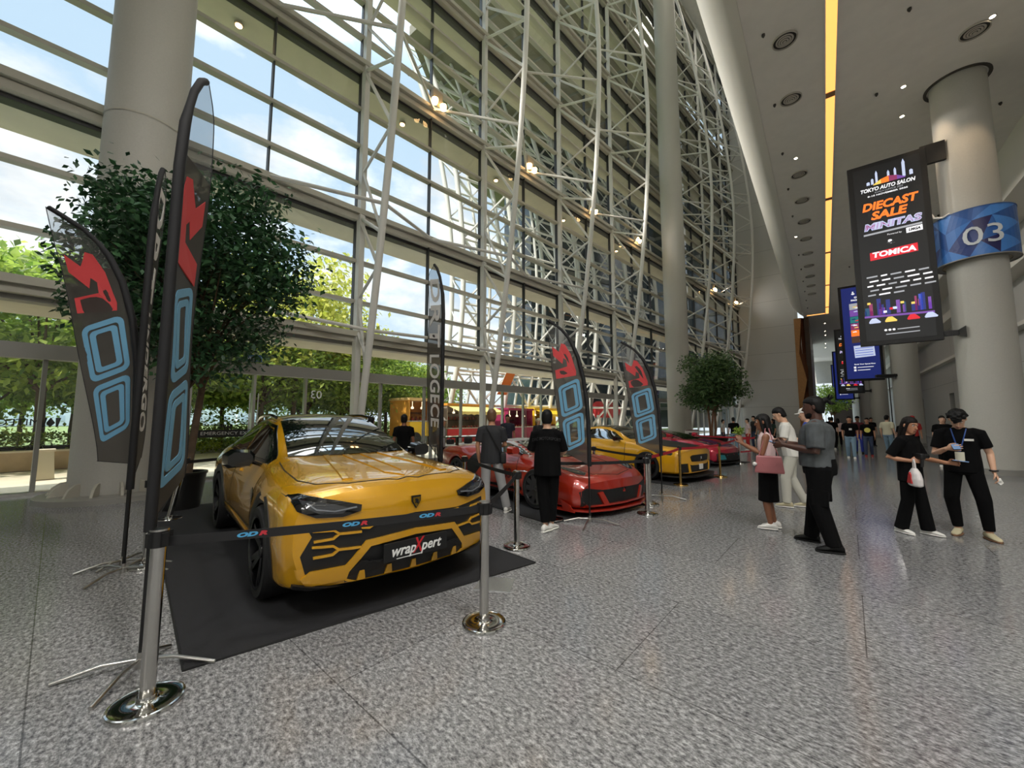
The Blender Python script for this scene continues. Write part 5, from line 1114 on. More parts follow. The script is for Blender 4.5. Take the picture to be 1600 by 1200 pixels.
# ---- hanging screens
def screen(x, y, label, kind, detail=True):
    W_, H_ = 1.9, 6.2; t = thing('digital_banner', label, 'screen', (x, y, 3.98))
    MB().box((W_ / 2, .08, H_ / 2), (W_, .16, H_), 0, .01).build('housing', PLM, t)
    MB().box((W_ + .15, .08, H_ - .25), (.55, .12, .62)).build('bracket', PLM, t); MB().box((W_ + .16, .08, .18), (.5, .08, .16)).build('bracket', PLM, t)
    MB().add([(W_ + .3, -.02, .1), (W_ + .45, -.02, .02), (W_ + .45, .2, .02), (W_ + .3, .2, .1), (W_ + .3, -.02, .26), (W_ + .45, -.02, .36), (W_ + .45, .2, .36), (W_ + .3, .2, .26)], [(3, 2, 1, 0), (4, 5, 6, 7), (0, 1, 5, 4), (1, 2, 6, 5), (2, 3, 7, 6), (3, 0, 4, 7)]).build('wall_bracket', PLB, t)
    E_ = lambda n, c, s_=.85: mat('led_' + n, c, .5, emit=c, es=s_)
    bgm = E_('black', (16, 17, 18), .8) if kind == 'k' else E_('navy', (24, 34, 92), .9)
    sc = MB().box((W_ / 2, -.002, H_ / 2), (W_ - .3, .012, H_ - .28)).build('display', bgm, t); P = MB
    cw, ch = W_ - .3, H_ - .28; X = lambda u: .15 + u * cw; Z = lambda v: .14 + (1 - v) * ch; yy_ = -.009
    def poly(pts, m_, nm, d=.003): MB().prism([(X(u), Z(v)) for u, v in pts], yy_ - d, yy_ + .002, lambda a, b, c: (a, c, b)).build(nm, m_, sc)
    def txt(s_, u, v, size, m_, sx=1, shear=0, bold=0, nm='text', fit=None):
        me = text_mesh(s_, size, m_, .001, shear, bold, sx=sx, name=nm)
        if fit: xs = [q.co.x for q in me.vertices]; me.transform(Matrix.Diagonal((fit * cw / (max(xs) - min(xs)), 1, 1, 1)))
        o = link(nm, me, sc); o.matrix_local = frame((X(u), yy_ - .004, Z(v)), (1, 0, 0), (0, 0, 1), (0, -1, 0))
    w_ = E_('white', (226, 226, 230)); og = E_('orange', (240, 120, 40)); rd = E_('red', (200, 30, 44)); gy = E_('grey', (150, 152, 158)); pu_ = E_('purple', (110, 70, 150)); yl = E_('yellow', (220, 190, 90)); bl = E_('skyblue', (60, 80, 170)); dm = E_('maroon', (130, 50, 90)); tl_ = E_('teal', (40, 110, 110)); lv = E_('lavender', (176, 186, 214))
    def city(v0, v1, seed):
        rr = random.Random(seed)
        for i in range(26):
            u = rr.random() * .93; hh = rr.uniform(.25, 1); wd = rr.uniform(.02, .07)
            poly([(u, v1 - (v1 - v0) * .42), (u + wd, v1 - (v1 - v0) * .42), (u + wd, v1 - (v1 - v0) * (.42 + hh * .55)), (u, v1 - (v1 - v0) * (.42 + hh * .55))], rr.choice([bl, pu_, E_('nightblue', (34, 44, 110)), E_('nightteal', (30, 70, 100)), dm]), 'city_block', .002)
        for i in range(7): u = rr.random() * .9; v = v1 - (v1 - v0) * rr.uniform(.45, .9); poly([(u, v), (u + .05, v), (u + .05, v - .012), (u, v - .012)], rr.choice([rd, yl, w_, lv]), 'city_sign', .004)
        poly([(0, v1 - (v1 - v0) * .42), (1, v1 - (v1 - v0) * .36), (1, v1 - (v1 - v0) * .30), (0, v1 - (v1 - v0) * .36)], pu_, 'neon_road', .003)
        for i, (u, m_) in enumerate(((.30, yl), (.62, rd), (.06, lv), (.86, lv))):
            v = v1 - (v1 - v0) * .2; poly([(u, v), (u + .02, v - .012), (u + .05, v - .022), (u + .11, v - .022), (u + .15, v - .01), (u + .18, v), (u + .17, v + .006), (u + .01, v + .006)], m_, 'street_car', .005)
    if kind == 'k':
        for u, h_, wd in ((.20, .02, .05), (.27, .035, .04), (.34, .075, .035), (.45, .02, .02), (.52, .06, .035), (.62, .065, .035), (.74, .10, .045), (.84, .03, .05)):
            poly([(u, .105), (u + wd, .105), (u + wd, .105 - h_ * .8), (u + wd / 2, .105 - h_), (u, .105 - h_ * .8)], lv, 'skyline')
        for i, m_ in enumerate((yl, og, dm, pu_)):
            a, b = .30 + i * .12, .42 + i * .12; f = lambda u: .108 - .03 * math.sin(PI * (u - .3) / .48); poly([(a, .112), (b, .112), (b, f(b)), (a, f(a))], m_, 'car_roofline', .004)
        txt('TOKYO AUTO SALON', .5, .135, .17, w_, 1, .2, .006, 'title', fit=.82)
        if detail: txt('KUALA LUMPUR 2025', .52, .156, .07, gy, 1, .2, 0, 'subtitle', fit=.42); txt('8-10 NOVEMBER 2025', .5, .172, .07, w_, 1, 0, .002, 'dates', fit=.6)
        txt('DIECAST', .5, .235, .36, og, 1, .2, .015, 'headline', fit=.84); txt('SALE', .48, .292, .36, og, 1, .2, .015, 'headline', fit=.55)
        txt('MINITAS', .52, .352, .30, lv, 1, .15, .022, 'event_name', fit=.86); txt('MINITAS', .52, .352, .28, dm, 1, .15, .004, 'event_name_fill', fit=.84)
        if detail:
            poly([(.09, .388), (.95, .382), (.95, .392), (.09, .398)], gy, 'tag_line'); txt('Powered by', .55, .413, .07, w_, nm='powered_by'); poly([(.72, .398), (.95, .396), (.95, .425), (.72, .427)], w_, 'sponsor_box'); txt('LMGA', .835, .412, .11, PLM, .9, .2, .006, 'sponsor_name')
        txt('&', .48, .455, .18, w_, 1.2, 0, .01, 'ampersand'); poly([(.16, .50), (.86, .49), (.86, .535), (.16, .545)], rd, 'red_plate'); txt('TOMICA', .51, .517, .24, w_, 1, .1, .01, 'brand_word', fit=.64)
        rr = random.Random(2)
        for r_ in range(5):
            u = .08 + (.04 if r_ % 2 else 0)
            while u < .92 and (r_ < 4 or u < .6): l_ = rr.uniform(.09, .17); poly([(u, .635 + r_ * .026), (u + l_, .633 + r_ * .026), (u + l_, .641 + r_ * .026), (u, .643 + r_ * .026)], w_ if rr.random() < .6 else gy, 'sponsor_logo'); u += l_ + .05
        city(.755, .93, 4)
        for i in range(3): MB().tube([(X(.3 + .06 * i), yy_ - .004, Z(.945)), (X(.3 + .06 * i), yy_ + .001, Z(.945))], .035, 12).build('social_icon', w_, sc)
        poly([(.47, .943), (.78, .941), (.78, .946), (.47, .948)], gy, 'web_line'); poly([(.3, .966), (.78, .963), (.78, .968), (.3, .971)], gy, 'web_line')
    else:
        poly([(.30, .075), (.36, .06), (.42, .075), (.36, .085)], w_, 'emblem'); poly([(.33, .055), (.36, .045), (.39, .055), (.36, .062)], w_, 'emblem'); txt('OUR', .48, .115, .14, w_, 1, 0, .008, 'headline'); txt('PACKAGES', .5, .145, .14, w_, 1, 0, .008, 'headline')
        rr = random.Random(9)
        for i in range(6):
            v = .18 + i * .073; poly([(.22, v), (.80, v - .004), (.80, v + .064), (.22, v + .068)], [gy, pu_, tl_, dm, og, E_('brown', (70, 50, 40))][i], 'photo')
            for q in range(5): u = rr.uniform(.24, .68); vv = v + rr.uniform(.01, .05); poly([(u, vv), (u + .1, vv - .006), (u + .13, vv + .006), (u, vv + .008)], rr.choice([w_, rd, yl, bgm, lv]), 'photo_detail', .005)
        poly([(.26, .645), (.86, .64), (.88, .765), (.28, .775)], lv, 'price_card')
        for q in range(4): poly([(.30, .67 + q * .026), (.82, .666 + q * .026), (.82, .672 + q * .026), (.30, .676 + q * .026)], bl, 'card_line', .006)
        txt('Book Your Space Now', .55, .845, .10, w_, 1, 0, .003, 'call_line', fit=.62)
        for i in range(2): poly([(.22, .868 + .03 * i), (.29, .868 + .03 * i), (.29, .888 + .03 * i), (.22, .888 + .03 * i)], w_, 'social_icon'); poly([(.33, .876 + .03 * i), (.8 - .1 * i, .874 + .03 * i), (.8 - .1 * i, .88 + .03 * i), (.33, .882 + .03 * i)], w_, 'web_line')
screen(1.06, 17.3, 'large black hanging screen reading TOKYO AUTO SALON DIECAST SALE, nearest', 'k')
screen(1.10, 32.9, 'blue hanging screen with a package list, half behind the big black one', 'b')
screen(1.10, 48.5, 'black hanging screen with a night city picture, third in the row', 'k', False)
screen(1.10, 64.1, 'blue hanging screen, fourth in the row down the concourse', 'b', False)
screen(1.10, 79.5, 'blue hanging screen, farthest in the row', 'b', False)
o = MB().tube([(2.95, 17.35, 7.95), (3.0, 17.32, 7.80), (3.15, 17.2, 7.72), (3.3, 17.2, 7.8)], .03, 8).build('cable', WHT, label='short white cable from the black screen to the blue band', cat='cable')
# ---- folding table by the windows, bin, paper on the floor
t = thing('folding_table', 'long white folding table with black legs beside the glass doors', 'table', (-9.7, 9.7, 0), math.radians(3))
MB().box((0, 0, .73), (.6, 2.9, .035), 0, .01).build('table_top', mat('table_white', (196, 196, 194), .5), t); e_ = MB(); e_.box((0, 0, .705), (.56, 2.8, .03)); e_.build('apron', PLM, t)
for y_ in (-1.3, -.02, 1.3):
    for x_ in (-.25, .25): MB().tube([(x_, y_, 0), (x_, y_, .70)], .016, 8).build('leg', PLM, t)
for i, (x, y, s_) in enumerate([(-9.72, 8.9, .16), (-9.6, 9.6, .2), (-9.8, 10.4, .14), (-9.7, 10.8, .18)]):
    t = thing('camera_bag', ['small black bag on the window table, nearest end', 'largest black bag on the window table', 'black pouch on the window table', 'dark bag at the far end of the window table'][i], 'bag', (x, y, .748))
    MB().box((0, 0, s_ / 2), (.2, s_ * 1.4, s_), .3, .03).build('bag_body', PLM, t, smooth=50); MB().tube([(0, -s_ * .4, s_ * .95), (0, 0, s_ * 1.3), (0, s_ * .4, s_ * .95)], .012, 6).build('strap', BELTK, t)
t = thing('litter_bin', 'square stainless bin beside the far potted tree', 'bin', (-6.25, 24.9, 0)); MB().box((0, 0, .45), (.7, .6, .9), .3, .02).build('bin_body', STEEL, t); MB().box((0, 0, .93), (.74, .64, .06), .3, .01).build('lid', CBASE, t); MB().box((.1, -.32, .7), (.35, .02, .16), .3).build('slot', BLACKM, t)
MB().box((-2.55, 2.93, .004), (.34, .30, .008), .5, 0).build('floor_outlet_cover', mat('outlet_steel', (190, 192, 190), .25, metal=.7), label='square pale metal floor cover beside the mat corner', cat='floor cover')
# ================================================================== people
def blob(name, lofts, m, parent, vox=.01, it=4, fac=.4, **kw):
    mb = MB()
    for rings in lofts: mb.loft(rings)
    me = mb.mesh(name, m); o = link(name, me, parent, **kw)
    r = o.modifiers.new('r', 'REMESH'); r.mode = 'VOXEL'; r.voxel_size = vox; r.use_smooth_shade = True
    s = o.modifiers.new('s', 'SMOOTH'); s.factor = fac; s.iterations = it
    return o
def oval(c, rx, ry, ax=None, ay=None, n=14):
    c = Vector(c); ax = ax or Vector((1, 0, 0)); ay = ay or Vector((0, 1, 0)); return [c + ax * rx * math.cos(2 * PI * k / n) + ay * ry * math.sin(2 * PI * k / n) for k in range(n)]
def limb(pts, rs, n=10, flat=0, ends=(1, 1)):
    """round tapered limb through the points, with domed ends where asked"""
    pts = [Vector(p) for p in pts]; P = []; Rr = []
    d0 = (pts[0] - pts[1]).normalized(); d1 = (pts[-1] - pts[-2]).normalized()
    if ends[0]: P += [pts[0] + d0 * rs[0] * .9, pts[0] + d0 * rs[0] * .6]; Rr += [rs[0] * .35, rs[0] * .8]
    P += pts; Rr += list(rs)
    if ends[1]: P += [pts[-1] + d1 * rs[-1] * .6, pts[-1] + d1 * rs[-1] * .9]; Rr += [rs[-1] * .8, rs[-1] * .35]
    t = MB().tube(P, Rr, n); k = len(P); return [[Vector(v) for v in t.v[i * n:(i + 1) * n]] for i in range(k)]
def cloth(name, c, sc=7, amt=.35): return mat(name, c, .85, bump=(sc, amt))
SK = {'tan': mat('skin_tan', (176, 126, 96), .5), 'light': mat('skin_light', (206, 162, 134), .5), 'brown': mat('skin_brown', (130, 86, 62), .5), 'dark': mat('skin_dark', (78, 50, 40), .45)}
HB = mat('hair_black', (9, 8, 8), .6, spec=.25); HBR = mat('hair_brown', (92, 66, 42), .5); HDB = mat('hair_dark_brown', (20, 14, 12), .6, spec=.2)
EYEW = mat('eye_white', (220, 214, 206), .3); IRIS = mat('eye_dark', (24, 16, 12), .2); LIP = mat('lips', (140, 78, 70), .5); BROW = mat('brow', (22, 17, 15), .7)
def hand(w, d, n, s_, curl=.5, k=1.0, vox_r=.0085):
    """palm and five fingers; w wrist, d hand direction, n palm normal, s_ towards the thumb"""
    w = Vector(w); d = Vector(d).normalized(); s = Vector(s_); s = (s - d * s.dot(d)).normalized(); n = d.cross(s).normalized() if Vector(n).dot(d.cross(s)) > 0 else s.cross(d).normalized()
    out = [[oval(w + d * q * k, a * k, b * k, s, n, 10) for q, a, b in ((-.02, .024, .019), (.02, .030, .016), (.06, .040, .015), (.092, .040, .013), (.098, .034, .009))]]
    for i, (off, L_) in enumerate(((.033, .072), (.011, .082), (-.012, .076), (-.034, .06))):
        p = w + d * (.085 if i < 3 else .078) * k + s * off * k; pts = [p]; a = curl * .35; dd = d + s * (off * 1.6)
        for q in (.42, .32, .26): v = (dd * math.cos(a) + n * math.sin(a)).normalized(); p = p + v * L_ * q * k; pts.append(p); a += curl * .75
        out.append(limb(pts, [vox_r * 1.08 * k, vox_r * k, vox_r * .95 * k, vox_r * .85 * k], 8))
    p = w + d * .025 * k + s * .028 * k; p1 = p + (s * .75 + d * .7 + n * .25).normalized() * .036 * k; p2 = p1 + (s * (.35 - curl * .3) + d + n * (.25 + curl * .5)).normalized() * .032 * k; p3 = p2 + (d + n * (.3 + curl * .6) - s * curl * .3).normalized() * .024 * k
    out.append(limb([p, p1, p2, p3], [.013 * k, .011 * k, .0095 * k, .008 * k], 8)); return out
def person(label, loc, face, H=1.72, skin='tan', hair='short', hairm=None, top=None, sleeve=.55, hem=.90, bottom='pants', bm=None, shoe=None, sole=None, pose=None, g=1.0, vox=.014, group=None, cap=None, face_on=True, neck=None, loose=1.0):
    pose = pose or {}; k = H / 1.75; t = thing('person', label, 'person', (loc[0], loc[1], loc[2] if len(loc) > 2 else 0), math.radians(face - 90), group)
    lean = pose.get('lean', 0); bx = pose.get('shift', 0)
    def U(x, y, z):                                       # upper body leans about the hips
        dz = z - .95; return Vector((x + bx, y + math.sin(lean) * dz, .95 + math.cos(lean) * dz)) * k
    hy, hp = pose.get('head', (0, 0)); hc = U(0, .015, 1.50); rot = Matrix.Rotation(-lean * .3, 3, 'X') @ Matrix.Rotation(hy, 3, 'Z') @ Matrix.Rotation(-hp, 3, 'X')
    Hd = lambda x, y, z: hc + rot @ (Vector((x, y, z + .125)) * k)
    def hring(z, rx, ry, yo): return oval(Hd(0, yo, z), rx * k, ry * k, rot @ Vector((1, 0, 0)), rot @ Vector((0, 1, 0)), 16)
    Lf = []
    tor = [(.86, .150, .10), (.95, .158, .108), (1.05, .142, .102), (1.15, .140, .10), (1.27, .158, .11), (1.36, .165, .105), (1.42, .145, .085), (1.465, .08, .06), (1.49, .056, .054)]
    Lf.append([oval(U(0, pose.get('belly', 0) * max(0, 1 - abs(z - 1.1) / .25), z), a * (g if z < 1.4 else 1) * k, b_ * (g if z < 1.4 else 1) * k) for z, a, b_ in tor])
    Lf.append([oval(U(0, .0, 1.44), .058 * k * (1 + (g - 1) * .4), .056 * k * (1 + (g - 1) * .4)), oval(Hd(0, -.012, -.05), .054 * k * (1 + (g - 1) * .4), .056 * k * (1 + (g - 1) * .4))])
    hg = 1 + (g - 1) * .25
    Lf.append([hring(z, rx * hg, ry * hg, yo) for z, rx, ry, yo in ((-.118, .024, .022, .058), (-.108, .040, .040, .044), (-.085, .054, .062, .028), (-.05, .064, .080, .012), (-.01, .070, .091, .003), (.03, .073, .095, -.004), (.07, .070, .090, -.008), (.10, .056, .072, -.01), (.122, .022, .03, -.01))])
    Lf.append(limb([Hd(0, .088, .022), Hd(0, .100, -.005), Hd(0, .108, -.026)], [.009 * k, .011 * k, .015 * k], 8))
    Lf.append(limb([Hd(-.045, .082, .036), Hd(0, .090, .040), Hd(.045, .082, .036)], [.007 * k, .009 * k, .007 * k], 6)); Lf.append(limb([Hd(-.02, .088, -.062), Hd(.02, .088, -.062)], [.009 * k, .009 * k], 6))
    for s_ in (-1, 1): Lf.append([oval(Hd(s_ * .074 * hg, -.006, 0) + rot @ Vector((s_ * q, 0, 0)) * k, a * k, b_ * k, rot @ Vector((0, 1, 0)), rot @ Vector((0, 0, 1)), 10) for q, a, b_ in ((-.008, .012, .022), (.006, .017, .031), (.013, .012, .024))])
    arms = {}
    for nm, s_ in (('L', -1), ('R', 1)):
        sh = U(s_ * .175 * (1 + (g - 1) * .7), 0, 1.405); e_, w_, hd_, th_, cu = pose.get(nm, ((s_ * .225, -.03, 1.13), (s_ * .235, .04, .885), (0, .15, -1), (0, 1, 0), .45))
        e_ = U(e_[0] * (1 + (g - 1) * .6), e_[1], e_[2]); w_ = U(*w_); arms[nm] = (sh, e_, w_)
        Lf.append(limb([sh, sh.lerp(e_, .5), e_, e_.lerp(w_, .35), w_], [.052 * k * g ** .8, .046 * k * g ** .8, .038 * k * g ** .6, .038 * k * g ** .6, .026 * k], 10, ends=(1, 0)))
        nrm = Vector((-s_, 0, 0)); Lf += hand(w_, hd_, nrm, th_, cu, k * (1 + (g - 1) * .2))
    legs = {}
    for nm, s_ in (('LL', -1), ('RL', 1)):
        hp_ = Vector((s_ * .088 * (1 + (g - 1) * .8), 0, .90)) * k; kn, an, toe = pose.get(nm, ((s_ * .10, .03, .50), (s_ * .105, -.01, .085), s_ * .15)); kn = Vector(kn) * k; an = Vector(an) * k; legs[nm] = (hp_, kn, an, toe)
        Lf.append(limb([hp_, kn, kn.lerp(an, .35), an], [.085 * k * g, .055 * k * g ** .6, .054 * k * g ** .6, .036 * k], 12))
        f = Vector((math.sin(toe), math.cos(toe), 0)); Lf.append(limb([an + Vector((0, 0, -.03 * k)), an + f * .10 * k + Vector((0, 0, -.05 * k))], [.036 * k, .026 * k], 8))
    blob('body', Lf, SK[skin], t, vox, 4 if vox < .01 else 5, .35)
    if face_on:
        for s_ in (-1, 1):
            c = Hd(s_ * .031, .076, .018); ey = MB().lathe([(.0005, -.0125), (.009, -.009), (.0125, 0), (.009, .009), (.0005, .0125)], 12, c).build('eye', EYEW, t, smooth=80)
            c2 = Hd(s_ * .031, .0855, .016); MB().lathe([(.0003, -.0062), (.005, -.004), (.0065, 0), (.005, .004), (.0003, .0062)], 10, c2).build('iris', IRIS, ey, smooth=80)
            MB().tube([Hd(s_ * .018, .095, .042), Hd(s_ * .034, .092, .047), Hd(s_ * .050, .080, .040)], .0042 * k, 5).build('eyebrow', BROW, t)
        MB().tube([Hd(-.026, .090, -.060), Hd(-.010, .0975, -.057), Hd(0, .0985, -.059), Hd(.010, .0975, -.057), Hd(.026, .090, -.060)], [.003, .0065, .006, .0065, .003], 8).build('mouth', LIP, t, smooth=60)
    hm = hairm or HB; vh = min(vox, .011)
    short = [hring(z, rx * hg, ry * hg, yo) for z, rx, ry, yo in ((-.075, .060, .040, -.052), (-.035, .077, .062, -.040), (.01, .0815, .078, -.030), (.045, .082, .090, -.020), (.065, .082, .100, -.010), (.10, .070, .086, -.008), (.13, .042, .052, -.01), (.14, .012, .015, -.01))]
    if hair in ('short', 'bun', 'mop'):
        Hh = [short]
        if hair == 'mop':
            rr = random.Random(4)
            for i in range(60): a = rr.uniform(0, 2 * PI); el = rr.uniform(.1, 1.4); c = (.078 * math.cos(a) * math.cos(el), .095 * math.sin(a) * math.cos(el) - .008, .045 + .09 * math.sin(el)); Hh.append(limb([Hd(*c), Hd(c[0] * 1.12 + rr.uniform(-.01, .01), c[1] * 1.1 + .012, c[2] + rr.uniform(-.02, .016))], [.028 * k, .018 * k], 6))
        if hair == 'bun':
            rr = random.Random(6); Hh.append(limb([Hd(0, -.10, .07), Hd(0, -.135, .085)], [.034 * k, .034 * k], 10))
            for i in range(16): a = rr.uniform(0, 2 * PI); c = Hd(0, -.135, .08); e2 = Hd(rr.uniform(-.05, .05), -.185 + rr.uniform(-.02, .035), .085 + .06 * math.sin(a)); Hh.append(limb([c, e2], [.016 * k, .009 * k], 6))
        blob('hair', Hh, hm, t, vh, 3, .3)
    elif hair in ('long', 'verylong', 'bob'):
        lo = {'long': -.30, 'verylong': -.42, 'bob': -.20}[hair]; Hh = [short]
        Hh.append([hring(z, rx, ry, yo) for z, rx, ry, yo in ((.05, .084, .07, -.035), (-.02, .088, .066, -.045), (-.10, .090, .058, -.052), (lo * .65, .092, .050, -.058), (lo, .072, .035, -.06))])
        for s_ in (-1, 1): Hh.append(limb([Hd(s_ * .066, .03, .06), Hd(s_ * .080, .022, -.03), Hd(s_ * .082, .012, -.12), Hd(s_ * .078, .0, max(lo, -.30))], [.02 * k, .019 * k, .022 * k, .014 * k], 8))
        blob('hair', Hh, hm, t, vh, 3, .35)
    elif hair == 'hijab':
        blob('headscarf', [short, [hring(z, rx, ry, yo) for z, rx, ry, yo in ((.13, .03, .04, -.01), (.09, .078, .085, -.015), (.03, .092, .086, -.026), (-.05, .090, .086, -.026), (-.12, .085, .09, .0), (-.17, .12, .10, .0), (-.24, .17, .12, .0))]], hm, t, vh, 4, .4)
    if cap:
        c_ = MB(); c_.loft([hring(z, rx, ry, yo) for z, rx, ry, yo in ((.045, .086, .104, -.008), (.075, .086, .103, -.008), (.11, .072, .086, -.008), (.135, .045, .052, -.008), (.145, .008, .01, -.008))]); co = c_.build('cap', cap, t, smooth=60)
        MB().loft([[Hd(x, .075 + .0 * x, .055 + dz), Hd(x * .85, .165 - abs(x) * .5, .048 + dz)] [::1] + [Hd(x * .85, .165 - abs(x) * .5, .040 + dz), Hd(x, .075, .045 + dz)] for x, dz in ((-.07, -.006), (-.035, 0), (0, .003), (.035, 0), (.07, -.006))]).build('peak', cap, co, smooth=60)
    # clothes
    if top:
        ts = [(hem, .172, .122), (1.0, .168, .120), (1.12, .160, .116), (1.25, .172, .124), (1.35, .178, .118), (1.41, .160, .098), (1.455, .100, .074), (1.478, .070, .066)]
        T_ = [[oval(U(0, pose.get('belly', 0) * max(0, 1 - abs(z - 1.08) / .3), z), a * (g if z < 1.42 else 1) * (loose if z < 1.2 else 1) * k, b_ * (g if z < 1.42 else 1) * (loose if z < 1.2 else 1) * k) for z, a, b_ in ts]]
        for nm, s_ in (('L', -1), ('R', 1)):
            sh, e_, w_ = arms[nm]
            if sleeve > 0:
                en = sh.lerp(e_, sleeve) if sleeve <= 1 else e_.lerp(w_, sleeve - 1); pts = [sh, en] if sleeve <= 1 else [sh, e_, en]
                T_.append(limb([sh + Vector((-s_ * .05 * k, 0, .005))] + pts, [.066 * k * g ** .6, .070 * k * g ** .8] + [.066 * k * g ** .9] * (len(pts) - 1), 12, ends=(1, 0)))
        blob('shirt', T_, top, t, max(vox, .009), 4, .35)
    if bottom == 'pants':
        B_ = [[oval(Vector((0, 0, z)) * k, a * g * k, b_ * g * k) for z, a, b_ in ((.84, .155, .112), (.93, .166, .118), (1.03, .150, .108))]]
        fl = pose.get('flare', .058)
        for nm in ('LL', 'RL'): hp_, kn, an, toe = legs[nm]; B_.append(limb([hp_, kn, an + Vector((0, 0, pose.get('cuff', .0) * k))], [.094 * k * g, .070 * k * g ** .7 * loose, fl * k * loose], 14, ends=(1, 0)))
        blob('trousers', B_, bm, t, max(vox, .009), 4, .35)
    elif bottom == 'skirt':
        blob('skirt', [[oval(Vector((0, yo, z)) * k, a * g * k, b_ * g * k) for z, a, b_, yo in ((1.06, .140, .104, 0), (.95, .168, .124, 0), (.80, .175, .134, 0), (.60, .165, .135, .005), (.42, .172, .142, .01))]], bm, t, max(vox, .009), 4, .35)
    for nm in ('LL', 'RL'):
        hp_, kn, an, toe = legs[nm]; f = Vector((math.sin(toe), math.cos(toe), 0)); sd = Vector((f.y, -f.x, 0)); zb = max(0, an.z - .085 * k); pit = pose.get('pitch' + nm, 0)
        def fr(y, w_, h0, h1, n=12): w_ *= 1 + (g - 1) * .4; c = Vector((an.x, an.y, zb)) + f * y * k; lift = -y * pit if pit else 0; return [c + sd * w_ * k * math.cos(2 * PI * q / n) + Vector((0, 0, max(lift, 0) + (h0 + (h1 - h0) * (.5 + .5 * math.sin(2 * PI * q / n))) * k)) for q in range(n)]
        so = MB().loft([fr(y, w_, .018, h) for y, w_, h in ((-.085, .022, .07), (-.07, .034, .10), (-.03, .040, .118), (.02, .042, .105), (.07, .047, .075), (.12, .047, .058), (.155, .036, .046), (.17, .018, .036))]).build('shoe', shoe, t, smooth=80)
        MB().loft([fr(y, w_, .0, .026) for y, w_ in ((-.09, .026), (-.07, .039), (0, .043), (.07, .051), (.12, .051), (.16, .038), (.177, .018))]).build('sole', sole or shoe, so, smooth=60)
    return t, arms, U, Hd, legs, k
BK = mat('cloth_black', (9, 9, 10), .95, spec=.15, bump=(7, .3)); DK = cloth('cloth_charcoal', (34, 35, 38)); GR = cloth('cloth_grey', (150, 150, 150)); WTT = cloth('cloth_white', (214, 212, 204)); CRT = cloth('cloth_cream', (206, 200, 172)); BLU = cloth('cloth_royal_blue', (30, 62, 160))
JN = cloth('denim_light', (118, 144, 162), 12, .4); JD = cloth('denim_dark', (48, 60, 84), 12, .4); PK = cloth('cloth_pink', (216, 190, 188)); RED_C = cloth('cloth_red', (176, 40, 40)); MAR = cloth('cloth_maroon', (84, 28, 36)); KH = cloth('cloth_offwhite', (190, 188, 176)); BPU = cloth('cloth_blue_trousers', (40, 56, 150))
TIE = mat('tie_dye_grey', (70, 74, 76), .85, noise=(6, .45), bump=(7, .3)); SHW = mat('shoe_white', (222, 220, 214), .5); SHB = mat('shoe_black', (8, 8, 8), .6, spec=.3); SHT = mat('shoe_beige', (186, 176, 144), .6); SOB = mat('sole_tan', (120, 86, 60), .6); SHR = mat('shoe_red', (150, 34, 40), .6)
PHN = mat('phone_black', (12, 12, 14), .15); SCR = mat('phone_screen', (60, 80, 100), .2, emit=(120, 150, 190), es=.5)
def phone(label, pos, z_axis, up, sz=1.0):
    t = thing('phone', label, 'phone', tuple(pos)); n = Vector(z_axis).normalized(); u = Vector(up); u = (u - n * u.dot(n)).normalized(); r = u.cross(n)
    b = MB().box((0, 0, 0), (.074 * sz, .152 * sz, .009), 0, .003).build('phone_body', PHN, t); b.matrix_local = frame((0, 0, 0), r, u, n)
    s_ = MB().box((0, 0, .0048), (.068 * sz, .142 * sz, .001)).build('phone_screen', SCR, b); MB().box((.018, .055, -.006), (.028, .03, .003)).build('lens_block', PHN, b); return t
def W_(p, t):                                              # local point of a person in world space
    a = t.rotation_euler.z; c, s = math.cos(a), math.sin(a); return Vector((t.location.x + p.x * c - p.y * s, t.location.y + p.x * s + p.y * c, t.location.z + p.z))
HV = .0068
# --- the lady in pink
t, A, U, Hd, lg, k = person('person with black bob hair, pale pink sleeveless top and long black skirt, raising both hands', (-.70, 6.85), 186, 1.64, 'brown', 'bob', top=PK, sleeve=0, hem=.99, bottom='skirt', bm=BK, shoe=SHW, vox=HV,
    pose={'L': ((-.21, .06, 1.14), (-.045, .33, 1.29), (.1, .35, .9), (-.3, .9, .1), .55), 'R': ((.21, .05, 1.13), (.05, .32, 1.28), (-.1, .35, .9), (.3, .9, .1), .55), 'head': (0, .12), 'LL': ((-.085, .05, .50), (-.075, .0, .085), .0), 'RL': ((.085, .03, .50), (.075, -.05, .085), .05)})
p = W_(U(0, .36, 1.36), t); q = thing('small_plant', 'tiny green potted plant held up by the person in pink', 'plant', tuple(p))
MB().lathe([(.022, 0), (.032, .05), (.03, .055), (.0, .05)], 14).build('pot', mat('pot_terracotta', (150, 110, 90), .7), q, smooth=40)
rr = random.Random(8); link('leaves', leaf_mesh([(rr.gauss(0, .022), rr.gauss(0, .022), .05 + rr.random() * .10) for _ in range(110)], .05, rr, LF_G, droop=-.6), q); MB().tube([(0, 0, .04), (.005, 0, .14)], .004, 5).build('stem', BARK, q)
HBAG = mat('handbag_pink', (158, 92, 94), .4); hb = thing('handbag', 'pink handbag with long strap hanging at the side of the person in pink', 'bag', tuple(W_(Vector((-.24, -.02, .82)), t)), math.radians(186 - 90))
MB().loft([[(x, y, z) for x, y in ((-w2, -d2), (w2, -d2), (w2, d2), (-w2, d2))] for z, w2, d2 in ((0, .055, .17), (.02, .06, .175), (.22, .045, .150), (.235, .035, .145))]).build('bag_body', HBAG, hb)
